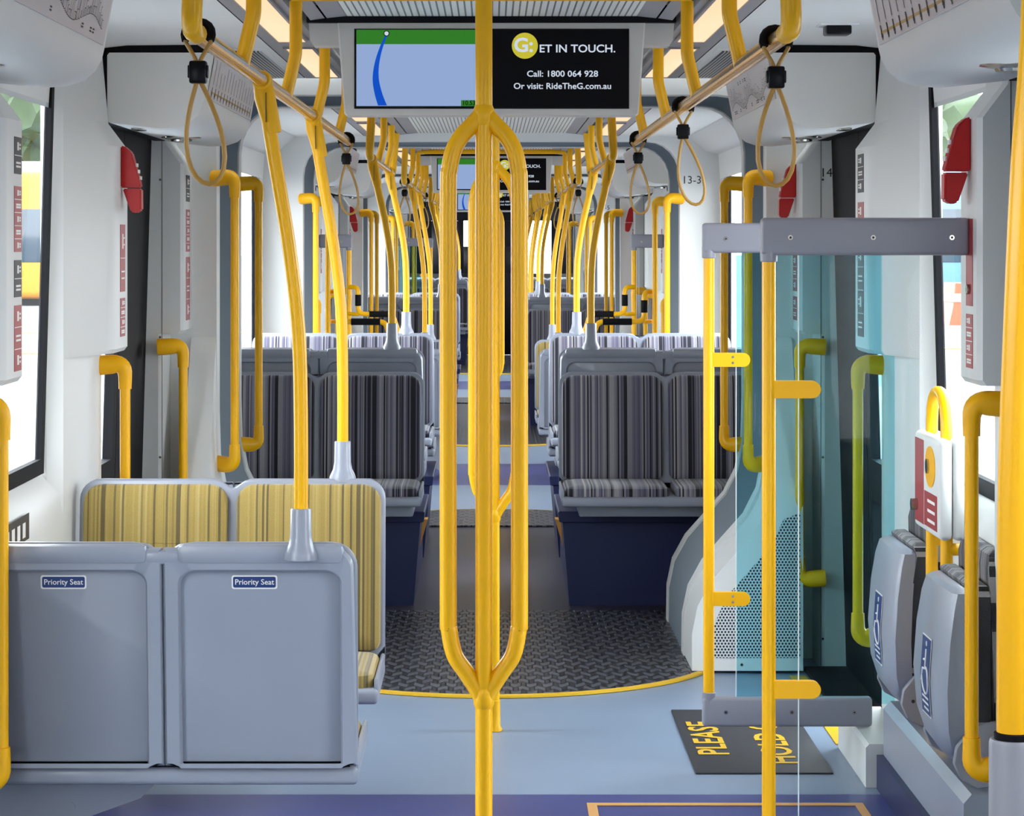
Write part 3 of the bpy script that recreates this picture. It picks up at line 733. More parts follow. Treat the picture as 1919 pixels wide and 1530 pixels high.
# ------------------------------------------------------------------ seats
def seat_master(fab, rear_label, mount, ztop_base, W=.94):
    """canonical double seat facing -Y; origin on the floor below the middle of the backrest face; base z of the tray = ztop_base"""
    b = ztop_base; T = b + (.585 if b < .4 else .555); HC = T - b
    t = thing('double_seat', 'x', 'seat', (0, 0, 0))
    bm = B(); hw = W / 2; r = .06
    out = []
    for kx in range(7): a = R(90 * kx / 6); out.append((hw - r + r * math.cos(a), T - r + r * math.sin(a)))
    out += [(.075, T), (.035, T - .006), (.012, T - .022), (0, T - .027)]
    out += [(-x, z) for x, z in out[::-1][1:]]
    out += [(-hw, b + .09), (-hw + .03, b + .055), (hw - .03, b + .055), (hw, b + .09)]
    ins = [(x * .985, (z - b) * .985 + b + .004) for x, z in out]
    def Y(z, y): return y + .10 * max(0, z - b - .1)
    loft(bm, [[(x, Y(z, .0), z) for x, z in ins], [(x, Y(z, .006), z) for x, z in out], [(x, Y(z, .022), z) for x, z in out], [(x, Y(z, .028), z) for x, z in ins]])
    # rear face: bulged top bar, side ribs, twin centre rib
    def slab(x0, x1, z0, z1, y0, y1, bev=.006):
        q = len(bm.verts); box(bm, x0, x1, y0, y1, z0, z1, bev)
        bm.verts.ensure_lookup_table()
        for v in bm.verts[q:]: v.co.y = Y(v.co.z, v.co.y)
    slab(-hw + .03, -.035, T - .050, T - .002, .02, .056, .015); slab(.035, hw - .03, T - .050, T - .002, .02, .056, .015); slab(-.045, .045, T - .052, T - .016, .02, .051, .012)
    for sg in (-1, 1):                                   # moulded frame round each recessed panel
        x0, x1 = sg * .0008, sg * hw; z0, z1 = b + .05, T - .012
        cx = (x0 + x1) / 2; cz = (z0 + z1) / 2; w = abs(x1 - x0); h = z1 - z0
        iw, ih = w - .078, h - .055; icz = cz - .0275 + .0
        inner = rrect(cx, icz, iw, ih, .035, 6, rb=.004); outer = []
        for x, z in inner:
            dx, dz = x - cx, z - icz; ex, ez = iw / 2, ih / 2
            k = 1 / max(abs(dx) / ex, abs(dz) / ez)
            ox, oz = cx + dx * k * (w / 2) / ex, cz + dz * k * (h / 2) / ez
            qx, qz = abs(ox) - (hw - .06), oz - (T - .06)
            if qx > 0 and qz > 0:
                d = math.hypot(qx, qz); f = min(1, .052 / d); ox = (1 if ox > 0 else -1) * (hw - .06 + qx * f); oz = T - .06 + qz * f
            outer.append((ox, oz))
        def shr(p, d, ccx, ccz): return [(ccx + (x - ccx) * (1 - d), ccz + (z - ccz) * (1 - d)) for x, z in p]
        rg = [(outer, .018), (outer, .040), (shr(outer, .025, cx, cz), .049), (shr(inner, -.02, cx, icz), .049), (inner, .044), (shr(inner, .008, cx, icz), .027)]
        loft(bm, [[(x, Y(z, y), z) for x, z in p] for p, y in rg], 0, False)
    sh = obj('seat_shell', bm, GREY, t, 40)
    cxs = W / 4; cw = W / 2 - .026
    for sg in (-1, 1):
        bm = B(); pillow(bm, sg * cxs, b + HC / 2 + .032, cw, HC - .093, .055, .0, .026, .012, .010, rb=.03)
        bm.verts.ensure_lookup_table()
        for v in bm.verts: v.co.y = Y(v.co.z, v.co.y)
        for z in (b + .19, b + .40): 
            q = len(bm.verts); box(bm, sg * cxs - .08, sg * cxs + .08, -.0375, -.034, z, z + .0015); bm.verts.ensure_lookup_table()
            for v in bm.verts[q:]: v.co.y = Y(v.co.z, v.co.y)
        obj('back_cushion', bm, fab, t)
        bm = B(); pillow(bm, sg * cxs, -.225, cw, .41, .05, -(b + .035), .045, .016, .008, horiz=True)
        obj('seat_cushion', bm, fab, t)
    bm = B(); box(bm, -hw, hw, -.455, .03, b, b + .042, .012, 0, 3)
    for sg in (-1, 1): box(bm, sg * (hw - .012), sg * hw, -.43, .01, b + .03, b + .07, .006)
    obj('seat_tray', bm, GREY, t)
    bm = B(); box(bm, -hw + .02, hw - .02, -.03, .018, b + .038, b + .062); obj('shadow_gap', bm, BLK, t)['label'] = 'black gap strip'
    return t
def finish_support(t, mount, s, b):
    if mount == 'pedestal':
        bm = B(); box(bm, -.36, .46, -.30, -.02, .41, b + .004, .01); obj('pedestal', bm, GREY, t, world=False)
    elif mount == 'bracket':
        pass
GRP = 'double seats along the aisle'
MASTER = {}; PED = {}
def seat2(fab_key, s, y, facing, base, label, own=False):
    """facing 'us' or 'away'; y is the backrest face"""
    key = (fab_key, base); W = .917 if base < .4 else .955
    if key in MASTER and not own: t = copy_tree(MASTER[key])
    else:
        t = seat_master({'dark': FDARK, 'yellow': FYEL}[fab_key], '', '', base, W)
        if not own: MASTER[key] = t
    t.location = (s * ((.318 if base < .4 else .302) + W / 2), y, 0); t.rotation_euler = (0, 0, 0 if facing == 'us' else math.pi)
    t['label'] = label; t['category'] = 'seat'; t['group'] = GRP
    PED[t.name] = (t, base)
    return t
def cantilever(t, s, y, yf):
    """wall bracket under a low seat (world axes)"""
    bm = B()
    for (a, b_) in ((0, 1),):
        loft(bm, [[(s * 1.235, yy, z) for yy, z in ((y - .10, .02), (y + .12, .02), (y + .12, .318), (y - .10, .318))],
                  [(s * 1.06, yy, z) for yy, z in ((y - .10, .17), (y + .12, .17), (y + .12, .318), (y - .10, .318))],
                  [(s * .86, yy, z) for yy, z in ((y - .09, .24), (y + .11, .24), (y + .11, .318), (y - .09, .318))],
                  [(s * .80, yy, z) for yy, z in ((y - .08, .298), (y + .10, .298), (y + .10, .318), (y - .08, .318))]])
    disc_y(bm, s * 1.03, y - .0985, .22, .012, .003, 12)
    # into the seat's own frame
    inv = (Matrix.Translation(t.location) @ Matrix.Rotation(t.rotation_euler.z, 4, 'Z')).inverted()
    bmesh.ops.transform(bm, matrix=inv, verts=bm.verts[:])
    obj('wall_bracket', bm, GREY, t, world=False)
# near bay, left
P0 = seat2('dark', -1, 5.93, 'away', .308, 'near left priority seat seen from behind, two navy name plates on its grey back', True)
Y0 = seat2('yellow', -1, 7.385, 'us', .308, 'mustard striped seat on the left facing the grey-backed priority seat', True)
# the priority seat itself wears mustard fabric
for ch in [c for c in C.objects if c.parent == P0 and 'cushion' in c.name]: ch.data = ch.data.copy(); ch.data.materials[0] = FYEL
cantilever(P0, -1, 6.16, 1); cantilever(Y0, -1, 7.12, 1)
def plate(t, x):
    inv = (Matrix.Translation(t.location) @ Matrix.Rotation(t.rotation_euler.z, 4, 'Z')).inverted()
    z0, z1 = .783, .814; y = 5.93 - .028 - .10 * (.7985 - .408) - .001
    bm = B(); prism_y(bm, rrect(x, (z0 + z1) / 2, .108, .033, .005, 3), y, y - .0015); prism_y(bm, rrect(x, (z0 + z1) / 2, .101, .026, .004, 3), y - .0015, y - .002, 1)
    for v in bm.verts: v.co.y -= .10 * (v.co.z - .7985)
    bmesh.ops.transform(bm, matrix=inv, verts=bm.verts[:]); p = obj('name_plate', bm, [STW, NVS], t, world=False); p['label'] = 'navy plate with white border'
    tb = text_bm('Priority Seat', .0185, .012); bmesh.ops.transform(tb, matrix=inv @ Matrix.Translation((x, y - .0029, (z0 + z1) / 2)) @ Matrix.Rotation(R(95.7), 4, 'X'), verts=tb.verts[:])
    me = bpy.data.meshes.new('plate_lettering'); tb.to_mesh(me); tb.free(); me.materials.append(STW)
    q = bpy.data.objects.new('plate_lettering', me); C.objects.link(q); q.parent = p
plate(P0, -1.013); plate(P0, -.561)
# raised seats over the wheels
ROW = {0: 'past first gangway', 1: 'past third gangway', 2: 'at far end'}
for k in range(3):
    o = PITCH * k
    for s in (-1, 1):
        seat2('dark', s, 11.06 + o, 'us', .47, f'dark striped seat facing us, first raised one on the {SIDE[s]}, {ROW[k]}')
        seat2('dark', s, 11.26 + o, 'away', .575, f'grey-backed raised seat turned away, {SIDE[s]} side, behind the first one {ROW[k]}')
        seat2('dark', s, 12.96 + o, 'us', .575, f'dark striped seat facing us, second raised one on the {SIDE[s]}, {ROW[k]}')
        if k < 2: seat2('dark', s, 13.16 + o, 'away', .47, f'last raised seat turned away on the {SIDE[s]}, {ROW[k]}')
for k, s, fab in ((1, 1, 'yellow'), (1, -1, 'dark'), (2, 1, 'yellow')):
    o = PITCH * k; sec = ['', 'middle section', 'far section'][k]
    a = seat2('dark', s, 5.93 + o, 'away', .308, f'low grey-backed seat on the {SIDE[s]} of the aisle, {sec}')
    c = seat2(fab, s, 7.385 + o, 'us', .308, f'low {"mustard" if fab == "yellow" else "dark"} striped seat facing us on the {SIDE[s]}, {sec}')
    for tt, yy in ((a, 6.16 + o), (c, 7.12 + o)):
        if not any(ch.parent == tt and ch.name.startswith('wall_bracket') for ch in C.objects): cantilever(tt, s, yy, 1)
# wheel boxes under the raised seats
def wheel_box(k, s, y0, y1, zt, label, refl=False):
    o = PITCH * k; y0 += o; y1 += o
    t = thing('wheel_box', label, 'seat base', (s * .8, (y0 + y1) / 2, 0))
    bm = B(); pts = lambda x, e: [(s * x, y0 + e), (s * 1.283, y0 + e), (s * 1.283, y1 - e), (s * x, y1 - e)]
    loft(bm, [[(x, y, z) for x, y in pts(xx, e)] for z, xx, e in ((.0, .345, .0), (zt - .05, .315, .0), (zt - .045, .300, -.006), (zt - .004, .296, -.006), (zt, .30, 0))])
    obj('box_panel', bm, NAVY, t, 25)
    if refl:
        bm = B(); prism_y(bm, [(s * .292, .335), (s * .350, .335), (s * .348, .14)], y0 + .40, y0 + .50)
        obj('side_reflector', bm, ORNG, t)['label'] = 'orange side panel'
for k in range(3):
    for s in (-1, 1):
        wheel_box(k, s, 10.95, 11.72, .415, f'navy wheel box under the first raised seats on the {SIDE[s]}, {ROW[k]}', True)
        wheel_box(k, s, 12.62, 13.5, .415, f'navy wheel box under the second raised seats on the {SIDE[s]}, {ROW[k]}')
        t = thing('foot_platform', f'navy foot platform between the raised seats on the {SIDE[s]}, {ROW[k]}', 'platform', (s * .8, 12.17 + PITCH * k, 0))
        bm = B(); box(bm, s * .35, s * 1.283, 11.722 + PITCH * k, 12.618 + PITCH * k, 0, .2, .004); obj('platform_panel', bm, NAVY, t)
        # grey plinths that carry each raised seat
for t, b in list(PED.values()):
    if b > .4 and not any(ch.parent == t and ch.name.startswith('pedestal') for ch in C.objects):
        bm = B(); box(bm, -.40, .44, -.33, -.005, .415, b + .003, .008); obj('pedestal', bm, GREY, t, world=False)

# ------------------------------------------------------------------ grab poles fixed to seat backs
def grab_pole(s, y, zb, label, k):
    t = thing('grab_pole', label, 'pole', (s * .449, y, zb), 'curved grab poles on seat backs')
    bm = B(); lathe(bm, (s * .449, y, zb), [(.040, -.012), (.040, .0), (.036, .010), (.029, .024), (.0255, .045), (.0245, .105), (.023, .108), (.018, .108)]); obj('sleeve', bm, GREY, t)
    dz = 1.955 - zb
    P = [(s * .449, y, zb + .07), (s * .449, y, zb + .07 + (dz - .07) * .25), (s * .455, y, zb + .07 + (dz - .07) * .45), (s * .478, y, zb + .07 + (dz - .07) * .65), (s * .510, y, zb + .07 + (dz - .07) * .84), (s * .538, y, 1.965)]
    bm = B(); sweep(bm, spline(P, 7), .0168, 16); obj('tube', bm, YEL, t)
    bm = B(); sweep(bm, [(s * .514, y, 1.86), (s * .5165, y, 1.872), (s * .534, y, 1.945), (s * .540, y, 1.985)], .02, 14, radii=[.0195, .021, .0255, .0225])
    sweep(bm, [(s * .54, y - .034, RZ), (s * .54, y - .030, RZ), (s * .54, y + .030, RZ), (s * .54, y + .034, RZ)], .0225, 16, radii=[.019, .0225, .0225, .019])
    obj('clamp', bm, YELP, t)
    bm = B(); box(bm, s * .529 - .0008, s * .529 + .0008, y - .0275, y - .022, 1.885, 1.955); obj('clamp_slot', bm, STK, t)
    return t
grab_pole(-1, 5.93 - .096, .868, 'curved yellow pole rising from the near left priority seat back', 0)
grab_pole(-1, 7.385 + .085, .896, 'curved yellow pole rising from the mustard seat on the left', 0)
for k in range(3):
    o = PITCH * k
    for s in (-1, 1):
        grab_pole(s, 11.26 - .08 + o, 1.133, f'curved yellow pole on first raised seat back, {SIDE[s]} side, {ROW[k]}', k)
        grab_pole(s, 12.96 + .08 + o, 1.133, f'curved yellow pole on the second raised seat back, {SIDE[s]} side, {ROW[k]}', k)
for k, s in ((1, 1), (1, -1), (2, 1)):
    o = PITCH * k
    grab_pole(s, 5.93 - .082 + o, .896, f'curved yellow pole on the low seat back, {SIDE[s]} side {WHERE[k]}', k)
    grab_pole(s, 7.385 + .085 + o, .896, f'curved yellow pole on the low seat facing us, {SIDE[s]} side {WHERE[k]}', k)
# big pole at the right edge of the view
t = thing('grab_pole', 'large close yellow pole with grey sleeve cut by the right edge', 'pole', (.527, 2.5, 0))
bm = B(); sweep(bm, spline([(.527, 2.5, 1.05), (.527, 2.5, 1.18), (.528, 2.5, 1.35), (.533, 2.5, 1.5), (.541, 2.5, 1.68), (.552, 2.5, 1.85), (.555, 2.5, 2.23)], 6), .0168, 24); obj('tube', bm, YEL, t)
bm = B(); lathe(bm, (.527, 2.5, 0), [(.045, 0.0), (.045, .02), (.03, .05), (.025, .12), (.0245, 1.096), (.023, 1.10), (.018, 1.10)], 28); obj('sleeve', bm, GREYR, t)
bm = B(); lathe(bm, (.527, 2.5, 1.10), [(.0185, -.004), (.0195, .0), (.0195, .006), (.0168, .007)], 24); obj('gasket', bm, BLK, t)

# ------------------------------------------------------------------ three-armed centre poles
def trident(x, y, label):
    t = thing('centre_pole', label, 'pole', (x, y, 0), 'three-armed centre poles')
    r = .0168
    zt, zb, w = 1.843, .716, .070
    bm = B(); sweep(bm, [(x, y, .012), (x, y, ZC + .015)], r, 20); obj('main_tube', bm, YEL, t)
    for sg in (-1, 1):
        prof = [(.003, zt + .014), (.022, zt - .008), (.043, zt - .030), (.059, zt - .058), (.0675, zt - .096), (w, zt - .15), (w, zt - .5),
                (w, zb + .17), (.0685, zb + .128), (.058, zb + .076), (.036, zb + .042), (.015, zb + .010), (.003, zb - .012)]
        P = spline([(x + sg * q, y, z) for q, z in prof], 6)
        bm = B(); sweep(bm, P, r, 16); obj('side_arm', bm, YEL, t)
    bm = B(); lathe(bm, (x, y, 0), [(r, zt + .03), (.0205, zt + .022), (.0205, zt - .002), (r, zt - .01)], 18); obj('weld_collar', bm, YEL, t)
    bm = B(); lathe(bm, (x, y, 0), [(r, zb + .01), (.0205, zb + .002), (.0205, zb - .022), (r, zb - .03)], 18)
    obj('weld_collar', bm, YEL, t)
    bm = B(); lathe(bm, (x, y, 0.0), [(.026, .001), (.026, .006), (.0195, .016), (.0185, .10), (.0168, .102)], 20); obj('foot_collar', bm, YELP, t)
    bm = B(); disc_y(bm, x - .012, y - .0145, .075, .007, .004, 12); obj('foot_screw', bm, YELP, t)
trident(-.015, 4.87, 'tall yellow three-armed pole, nearest, in the middle of the aisle')
trident(.010, 8.13, 'second three-armed yellow pole, standing directly behind the nearest one')
trident(-.004, 15.67, 'third three-armed yellow pole along the aisle, beyond the first gangway')
trident(.006, 18.93, 'fourth three-armed yellow pole along the aisle, half hidden')
trident(.004, 26.47, 'fifth three-armed yellow pole, far down the aisle')
trident(.008, 29.73, 'farthest three-armed yellow pole in the aisle')

# ------------------------------------------------------------------ wall grab handles
def wall_handle(s, y, x, xw, z0, z1, label, cat_group, dy=0.0, fat=1.0):
    t = thing('grab_bar', label, 'grab bar', (s * x, y, z0), cat_group)
    bm = B(); sweep(bm, [(s * x, y, z0 + .07), (s * x, y, z1 - .07)], .0165 * fat, 14); obj('tube', bm, YEL, t)
    for zz, sg in ((z0, 1), (z1, -1)):
        bm = B(); P = fillet([(s * x, y, zz + sg * .105), (s * x, y, zz + sg * .024), (s * xw, y + dy, zz + sg * .030)], .055, 7)
        n = len(P); sweep(bm, P, .02, 14, radii=[.0205 * fat + (.032 - .0205) * (i / (n - 1)) for i in range(n)]); obj('mount', bm, YELP, t)
DG = 'door-side grab handles'; GG = 'gangway grab handles'
for k in range(2):
    o = PITCH * k
    for s in (-1, 1):
        far = ['', ' small,'][k]
        wall_handle(s, (5.92 if s > 0 else 5.80) + o - .2 * k, 1.148, 1.242, .315, 1.245, f'yellow grab handle{far} {["cut by the left edge, in front of the priority seat" if s < 0 else "in front of the tip-up seats, right edge", SIDE[s] + " side at the low seats of the middle section"][k]}', DG)
        wall_handle(s, 7.84 + o, 1.160, 1.242, .325, 1.245, f'yellow grab handle on the near side of the {SIDE[s]} door {WHERE[k]}', DG)
        wall_handle(s, 9.22 + o, 1.148, 1.242, .325, 1.245, f'yellow grab handle on the far side of the {SIDE[s]} door {WHERE[k]}', DG)
for k in range(3):
    o = PITCH * k
    for s in (-1, 1):
        nm = ['first', 'third', 'last'][k]
        wall_handle(s, 9.50 + o, .985, 1.07, .724, 1.882, f'tall yellow handle on the near side of the {nm} gangway, {SIDE[s]}', GG, .05)
        wall_handle(s, 10.48 + o, .985, 1.07, .724, 1.882, f'tall yellow handle on the far side of the {nm} gangway, {SIDE[s]}', GG, -.03)
        if k < 2:
            nm = ['second', 'fourth'][k]
            wall_handle(s, 13.88 + o, .985, 1.07, .724, 1.882, f'tall yellow handle on the near side of the {nm} gangway, {SIDE[s]}', GG, .05)
            wall_handle(s, 14.92 + o, .985, 1.07, .724, 1.882, f'tall yellow handle on the far side of the {nm} gangway, {SIDE[s]}', GG, -.04)

# ------------------------------------------------------------------ draught screens
def screen(s, y, xp, tint, label, k, full=True, glass_x=.745, xend=1.156, drop=0.0):
    t = thing('draught_screen', label, 'screen', (s * xp, y, 0))
    zt0, zt1 = 1.572, 1.663
    bm = B(); sweep(bm, [(s * xp, y, .19 - drop if full else .0), (s * xp, y, zt0 + .03)], .0168, 16); obj('post', bm, YEL, t)
    bm = B(); box(bm, s * (xp - .02), s * xend, y - .021, y + .021, zt0, zt1, .010, 0, 3)
    lathe(bm, (s * xp, y, 0), [(.019, zt0 - .016), (.021, zt0 - .014), (.0215, zt0 + .02)], 16); obj('top_rail', bm, GREYR, t)
    if full:
        bm = B(); box(bm, s * (xp - .02), s * xend, y - .021, y + .021, .133 - drop, .222 - drop, .010, 0, 3)
        lathe(bm, (s * xp, y, 0), [(.0215, .2 - drop), (.021, .234 - drop), (.019, .236 - drop)], 16); obj('bottom_rail', bm, GREYR, t)
    bm = B(); z0 = .20 - drop if full else .9
    box(bm, s * glass_x, s * (xend + .07 if full else xend), y - .004, y + .004, z0, 1.59, .001); box(bm, s * (glass_x - .002), s * glass_x, y - .004, y + .004, z0, 1.58, 0, 1); obj('glass_pane', bm, [TINT if tint else CLEAR, EDGE], t)
    if full:
        for zc in (1.247, .520):
            bm = B(); x0, x1 = xp + .012, xp + .125
            pts = [(s * x0, zc - .021), (s * (x1 - .021), zc - .021)] + [(s * (x1 - .021 + .021 * math.cos(R(a))), zc + .021 * math.sin(R(a))) for a in range(-75, 90, 15)] + [(s * (x1 - .021), zc + .021), (s * x0, zc + .021)]
            prism_y(bm, pts, y - .012, y + .012); obj('glass_clamp', bm, YELP, t)
            for dz in (-.009, .009) if tint else ():
                bm = B(); disc_y(bm, s * (x0 + .06), y - .012, zc + dz, .004, .0015, 10); obj('clamp_screw', bm, CHROME, t)
    for xx in [xp + .05, xp + .25, xp + .44] if full else [xp + .05]:
        for zc in ((1.615, .178 - drop) if full else (1.615,)):
            bm = B(); disc_y(bm, s * xx, y - .021, zc, .0062, .0015, 12); disc_y(bm, s * xx, y - .0225, zc, .003, .0006, 8, 1); obj('rail_screw', bm, [CHROME, STK], t)
screen(1, 6.0, .672, False, 'nearest draught screen with grey rails and clear glass, right of the aisle', 0, drop=.035)
screen(1, 7.53, .661, True, 'teal glass draught screen before the right near door', 0)
screen(-1, 27.6, .672, True, 'small teal draught screen on the left in the far section', 2)
for s in (-1, 1):
    screen(s, 16.60, .955, False, f'short draught screen with yellow post on the {SIDE[s]} of the middle section', 1, False, .99, 1.156)
# perch rails near the middle doors
def perch(s, y, xw, xi, label):
    t = thing('perch_rail', label, 'rail', (s * xi, y, 0))
    bm = B(); P = fillet([(s * xw, y + .01, 1.31), (s * (xw - .065), y - .05, 1.31), (s * (xw - .065), y - .05, 1.13), (s * xi, y - .05, 1.13), (s * (xi - .05), y - .05, .98), (s * (xi - .05), y - .05, .01)], .05, 6)
    sweep(bm, P, .016, 12); obj('bent_tube', bm, YEL, t)
    bm = B(); sweep(bm, [(s * (xw - .14), y - .05, 1.13), (s * (xi + .03), y - .05, 1.13)], .0205, 14); obj('grip_pad', bm, BLK, t)
    bm = B(); sweep(bm, [(s * (xw - .065), y - .05, 1.185), (s * (xw - .065), y - .05, 1.26)], .0205, 14); obj('grip_pad', bm, BLK, t)
    bm = B(); sweep(bm, [(s * (xw - .068), y - .05, 1.13), (s * xw, y + .01, 1.13)], .013, 10); obj('stub', bm, YEL, t)
for s in (-1, 1):
    perch(s, 14.96, .985, .64, f'yellow perch rail with black pads behind the second gangway, {SIDE[s]}')
    perch(s, 16.58, .955, .66, f'yellow perch rail with black pads at the short draught screen, {SIDE[s]}')

# ------------------------------------------------------------------ information screens
def info_screen(y, label, big):
    t = thing('information_screen', label, 'screen', (0, y, 2.1), 'double information screens')
    u = 7.12 / 4640.0
    X = lambda px: (px - 921 + 7) * u
    Z = lambda py: 1.6 + (457 - py) * u
    def P(px, py, d): return (X(px), y + d, Z(py))
    bm = B()
    fr = [(622, 38), (1206, 38), (1190, 217), (638, 217)]; fr = [(625, 36), (1203, 36), (1203, 40), (1190, 213), (1186, 217), (642, 217), (638, 213), (625, 40)]
    cx, cy = 914, 126
    loft(bm, [[P(cx + (a - cx) * q, cy + (b - cy) * q, d) for a, b in fr] for q, d in ((.99, 0.0), (1.0, .006), (1.0, .10), (.97, .11))])
    obj('housing', bm, HOUS, t, 25)
    for sg in (-1, 1):
        bm = B(); pts = [(914 + sg * 280, 36), (914 + sg * 344, 36), (914 + sg * 341, 74), (914 + sg * 334, 85), (914 + sg * 280, 85)]
        loft(bm, [[P(a, b, d) for a, b in pts] for d in (.02, .10)])
        obj('side_wing', bm, HOUS, t, 25)
    def rect(name, x0, x1, y0, y1, d, m, par=None, th=.0012):
        bm = B(); loft(bm, [[P(a, b, dd) for a, b in ((x0, y0), (x1, y0), (x1, y1), (x0, y1))] for dd in (d, d - th)]); return obj(name, bm, m, par or t)
    rect('display_bezel', 657, 1172, 54, 204, -.0005, BLKG)
    mp = rect('map_display', 661, 912, 56, 199, -.002, SCRB); rect('green_band', 661, 912, 56, 83, -.0035, SCRG, mp, .0005)
    ln = [(717, 66), (708, 88), (701, 112), (697.5, 135), (698, 155), (703, 178), (710, 198)]
    bm = B(); L = spline([P(a, b, -.0052) for a, b in ln], 6)
    for i in range(len(L) - 1):
        w0 = (.0028 + .0105 * i / len(L)); w1 = (.0028 + .0105 * (i + 1) / len(L))
        _face(bm, [bm.verts.new(q) for q in (L[i] - Vector((w0, 0, 0)), L[i] + Vector((w0, 0, 0)), L[i + 1] + Vector((w1, 0, 0)), L[i + 1] - Vector((w1, 0, 0)))])
    obj('route_curve', bm, SCRL, mp)
    bm = B(); c = P(717.5, 63, -.0056); disc_y(bm, c[0], c[1], c[2], .0085, .0004, 20, 0); disc_y(bm, c[0], c[1] - .0005, c[2], .006, .0004, 20, 1); obj('position_dot', bm, [SCRK, SCRW], mp)
    rect('clock_tab', 857, 912, 188, 199, -.0036, SCRG, mp, .0005)
    c = P(859, 193.5, -.0046); text_on('10.53 am', .0175, at(*c), SCRD, mp, 'clock_text', .02, 'LEFT')
    ad = rect('advert_display', 914, 1170, 57, 202, -.002, SCRK)
    bm = B(); c = P(976.5, 86, -.0042); disc_y(bm, c[0], c[1], c[2], .0375, .0005, 32); obj('advert_disc', bm, SCRY, ad)
    c = P(974, 86, -.0054); text_on('G:', .056, at(*c), SCRW, ad, 'advert_text', .028, sx=1.05)
    for s_, px, py, sz, al, sx in (('ET IN TOUCH.', 1003, 92, .0315, 'LEFT', 1.08), ('Call: 1800 064 928', 1047, 139, .0245, 'CENTER', 1.10), ('Or visit: RideTheG.com.au', 1047, 162, .0245, 'CENTER', 1.06)):
        c = P(px, py, -.0042); text_on(s_, sz, at(*c), SCRW, ad, 'advert_text', .016, al, sx)
info_screen(7.12, 'large double screen hanging from the ceiling, nearest, behind the centre pole', 1)
info_screen(7.12 + PITCH, 'smaller double screen hanging in the middle section', 0)
info_screen(7.12 + 2 * PITCH, 'smallest double screen hanging in the far section', 0)

# ------------------------------------------------------------------ wheelchair bay: tip-up seats, intercom post
def tipup(y0, label):
    w = .44; y1 = y0 + w; yc = (y0 + y1) / 2
    t = thing('tip_up_seat', label, 'seat', (1.18, yc, .3), 'folded tip-up seats')
    # pan folded upright: rings from hinge to top
    bm = B(); rings = []
    for z, xi, xo, ins in ((.315, 1.145, 1.17, .10), (.34, 1.126, 1.168, .05), (.40, 1.110, 1.165, .014), (.50, 1.104, 1.160, .0), (.62, 1.112, 1.165, .004), (.70, 1.124, 1.172, .012), (.738, 1.134, 1.176, .024), (.748, 1.146, 1.172, .045)):
        a, b = y0 + ins, y1 - ins
        rings.append([(xi + .012, a, z), (xi, a + .02, z), (xi - .004, yc, z), (xi, b - .02, z), (xi + .012, b, z), (xo, b, z), (xo, a, z)])
    loft(bm, rings); obj('seat_pan', bm, GREY, t, 35)
    bm = B(); rings = []
    for z, xi, xo, ins in ((.38, 1.168, 1.215, .03), (.43, 1.160, 1.224, .010), (.66, 1.166, 1.224, .008), (.735, 1.178, 1.224, .012), (.757, 1.172, 1.220, .024), (.766, 1.182, 1.208, .05)):
        a, b = y0 + ins, y1 - ins; rings.append([(xi, a, z), (xi, b, z), (xo, b, z), (xo, a, z)])
    loft(bm, rings)
    obj('seat_cushion', bm, FDARKY, t, 35)
    bm = B(); rings = []
    for z, xi, xo, ins in ((.42, 1.236, 1.262, .02), (.70, 1.226, 1.262, .01), (.80, 1.222, 1.262, .02), (.832, 1.226, 1.258, .04), (.842, 1.240, 1.256, .06)):
        a, b = y0 + ins, y1 - ins; rings.append([(xi, a, z), (xi, b, z), (xo, b, z), (xo, a, z)])
    loft(bm, rings); obj('back_cushion', bm, FDARKY, t, 35)
    for yy in (y0 + .012, y1 - .012):
        bm = B(); pts = [(1.244, .27), (1.19, .264), (1.15, .285), (1.132, .325), (1.138, .365), (1.165, .40), (1.21, .425), (1.244, .43)]
        prism_y(bm, pts, yy - .010, yy + .010); bmesh.ops.bevel(bm, geom=bm.edges[:], offset=.003, segments=1, affect='EDGES'); obj('hinge_cheek', bm, GREYR, t)
        for (x, z) in ((1.165, .335), (1.178, .36)):
            bm = B(); disc_y(bm, x, yy - .010, z, .005, .003, 10); obj('hinge_bolt', bm, STK, t)
    # wheelchair pictogram sticker on the underside of the pan
    bm = B(); Xs = lambda z: (1.104 + (z - .5) * .066 if z > .5 else 1.104 + (.5 - z) * .06) - .0055
    def q(ya, yb, za, zb, d, mi):
        loft(bm, [[(Xs(za) - d, ya, za), (Xs(za) - d, yb, za), (Xs(zb) - d, yb, zb), (Xs(zb) - d, ya, zb)], [(Xs(za) - d - .0008, ya, za), (Xs(za) - d - .0008, yb, za), (Xs(zb) - d - .0008, yb, zb), (Xs(zb) - d - .0008, ya, zb)]], mi)
    ya, yb = yc - .062, yc + .062
    
    for z0, z1 in ((.405, .5), (.5, .605)):
        q(ya, yb, z0, z1, -.001, 1); q(ya + .004, yb - .004, max(z0, .409), min(z1, .601), 0, 0)
    def tube(pts, r=.0028): sweep(bm, [(Xs(z) - .0012, y, z) for y, z in pts], r, 6, True, 1)
    tube([(yc - .008 + .040 * math.cos(R(a)), .494 + .034 * math.sin(R(a))) for a in range(100, 385, 15)])
    tube([(yc - .004, .572), (yc - .004, .522), (yc + .028, .520), (yc + .040, .488)]); tube([(yc - .004, .545), (yc + .020, .543)], .003)
    disc_x(bm, Xs(.586) - .0022, yc - .004, .586, .007, .002, 12, 1)
    for i in range(3): q(ya + .02, yb - .02 - .02 * (i == 2), .448 - .014 * i, .453 - .014 * i, .001, 1)
    obj('wheelchair_sticker', bm, [NVS, STW], t)['label'] = 'navy sticker with white wheelchair sign'
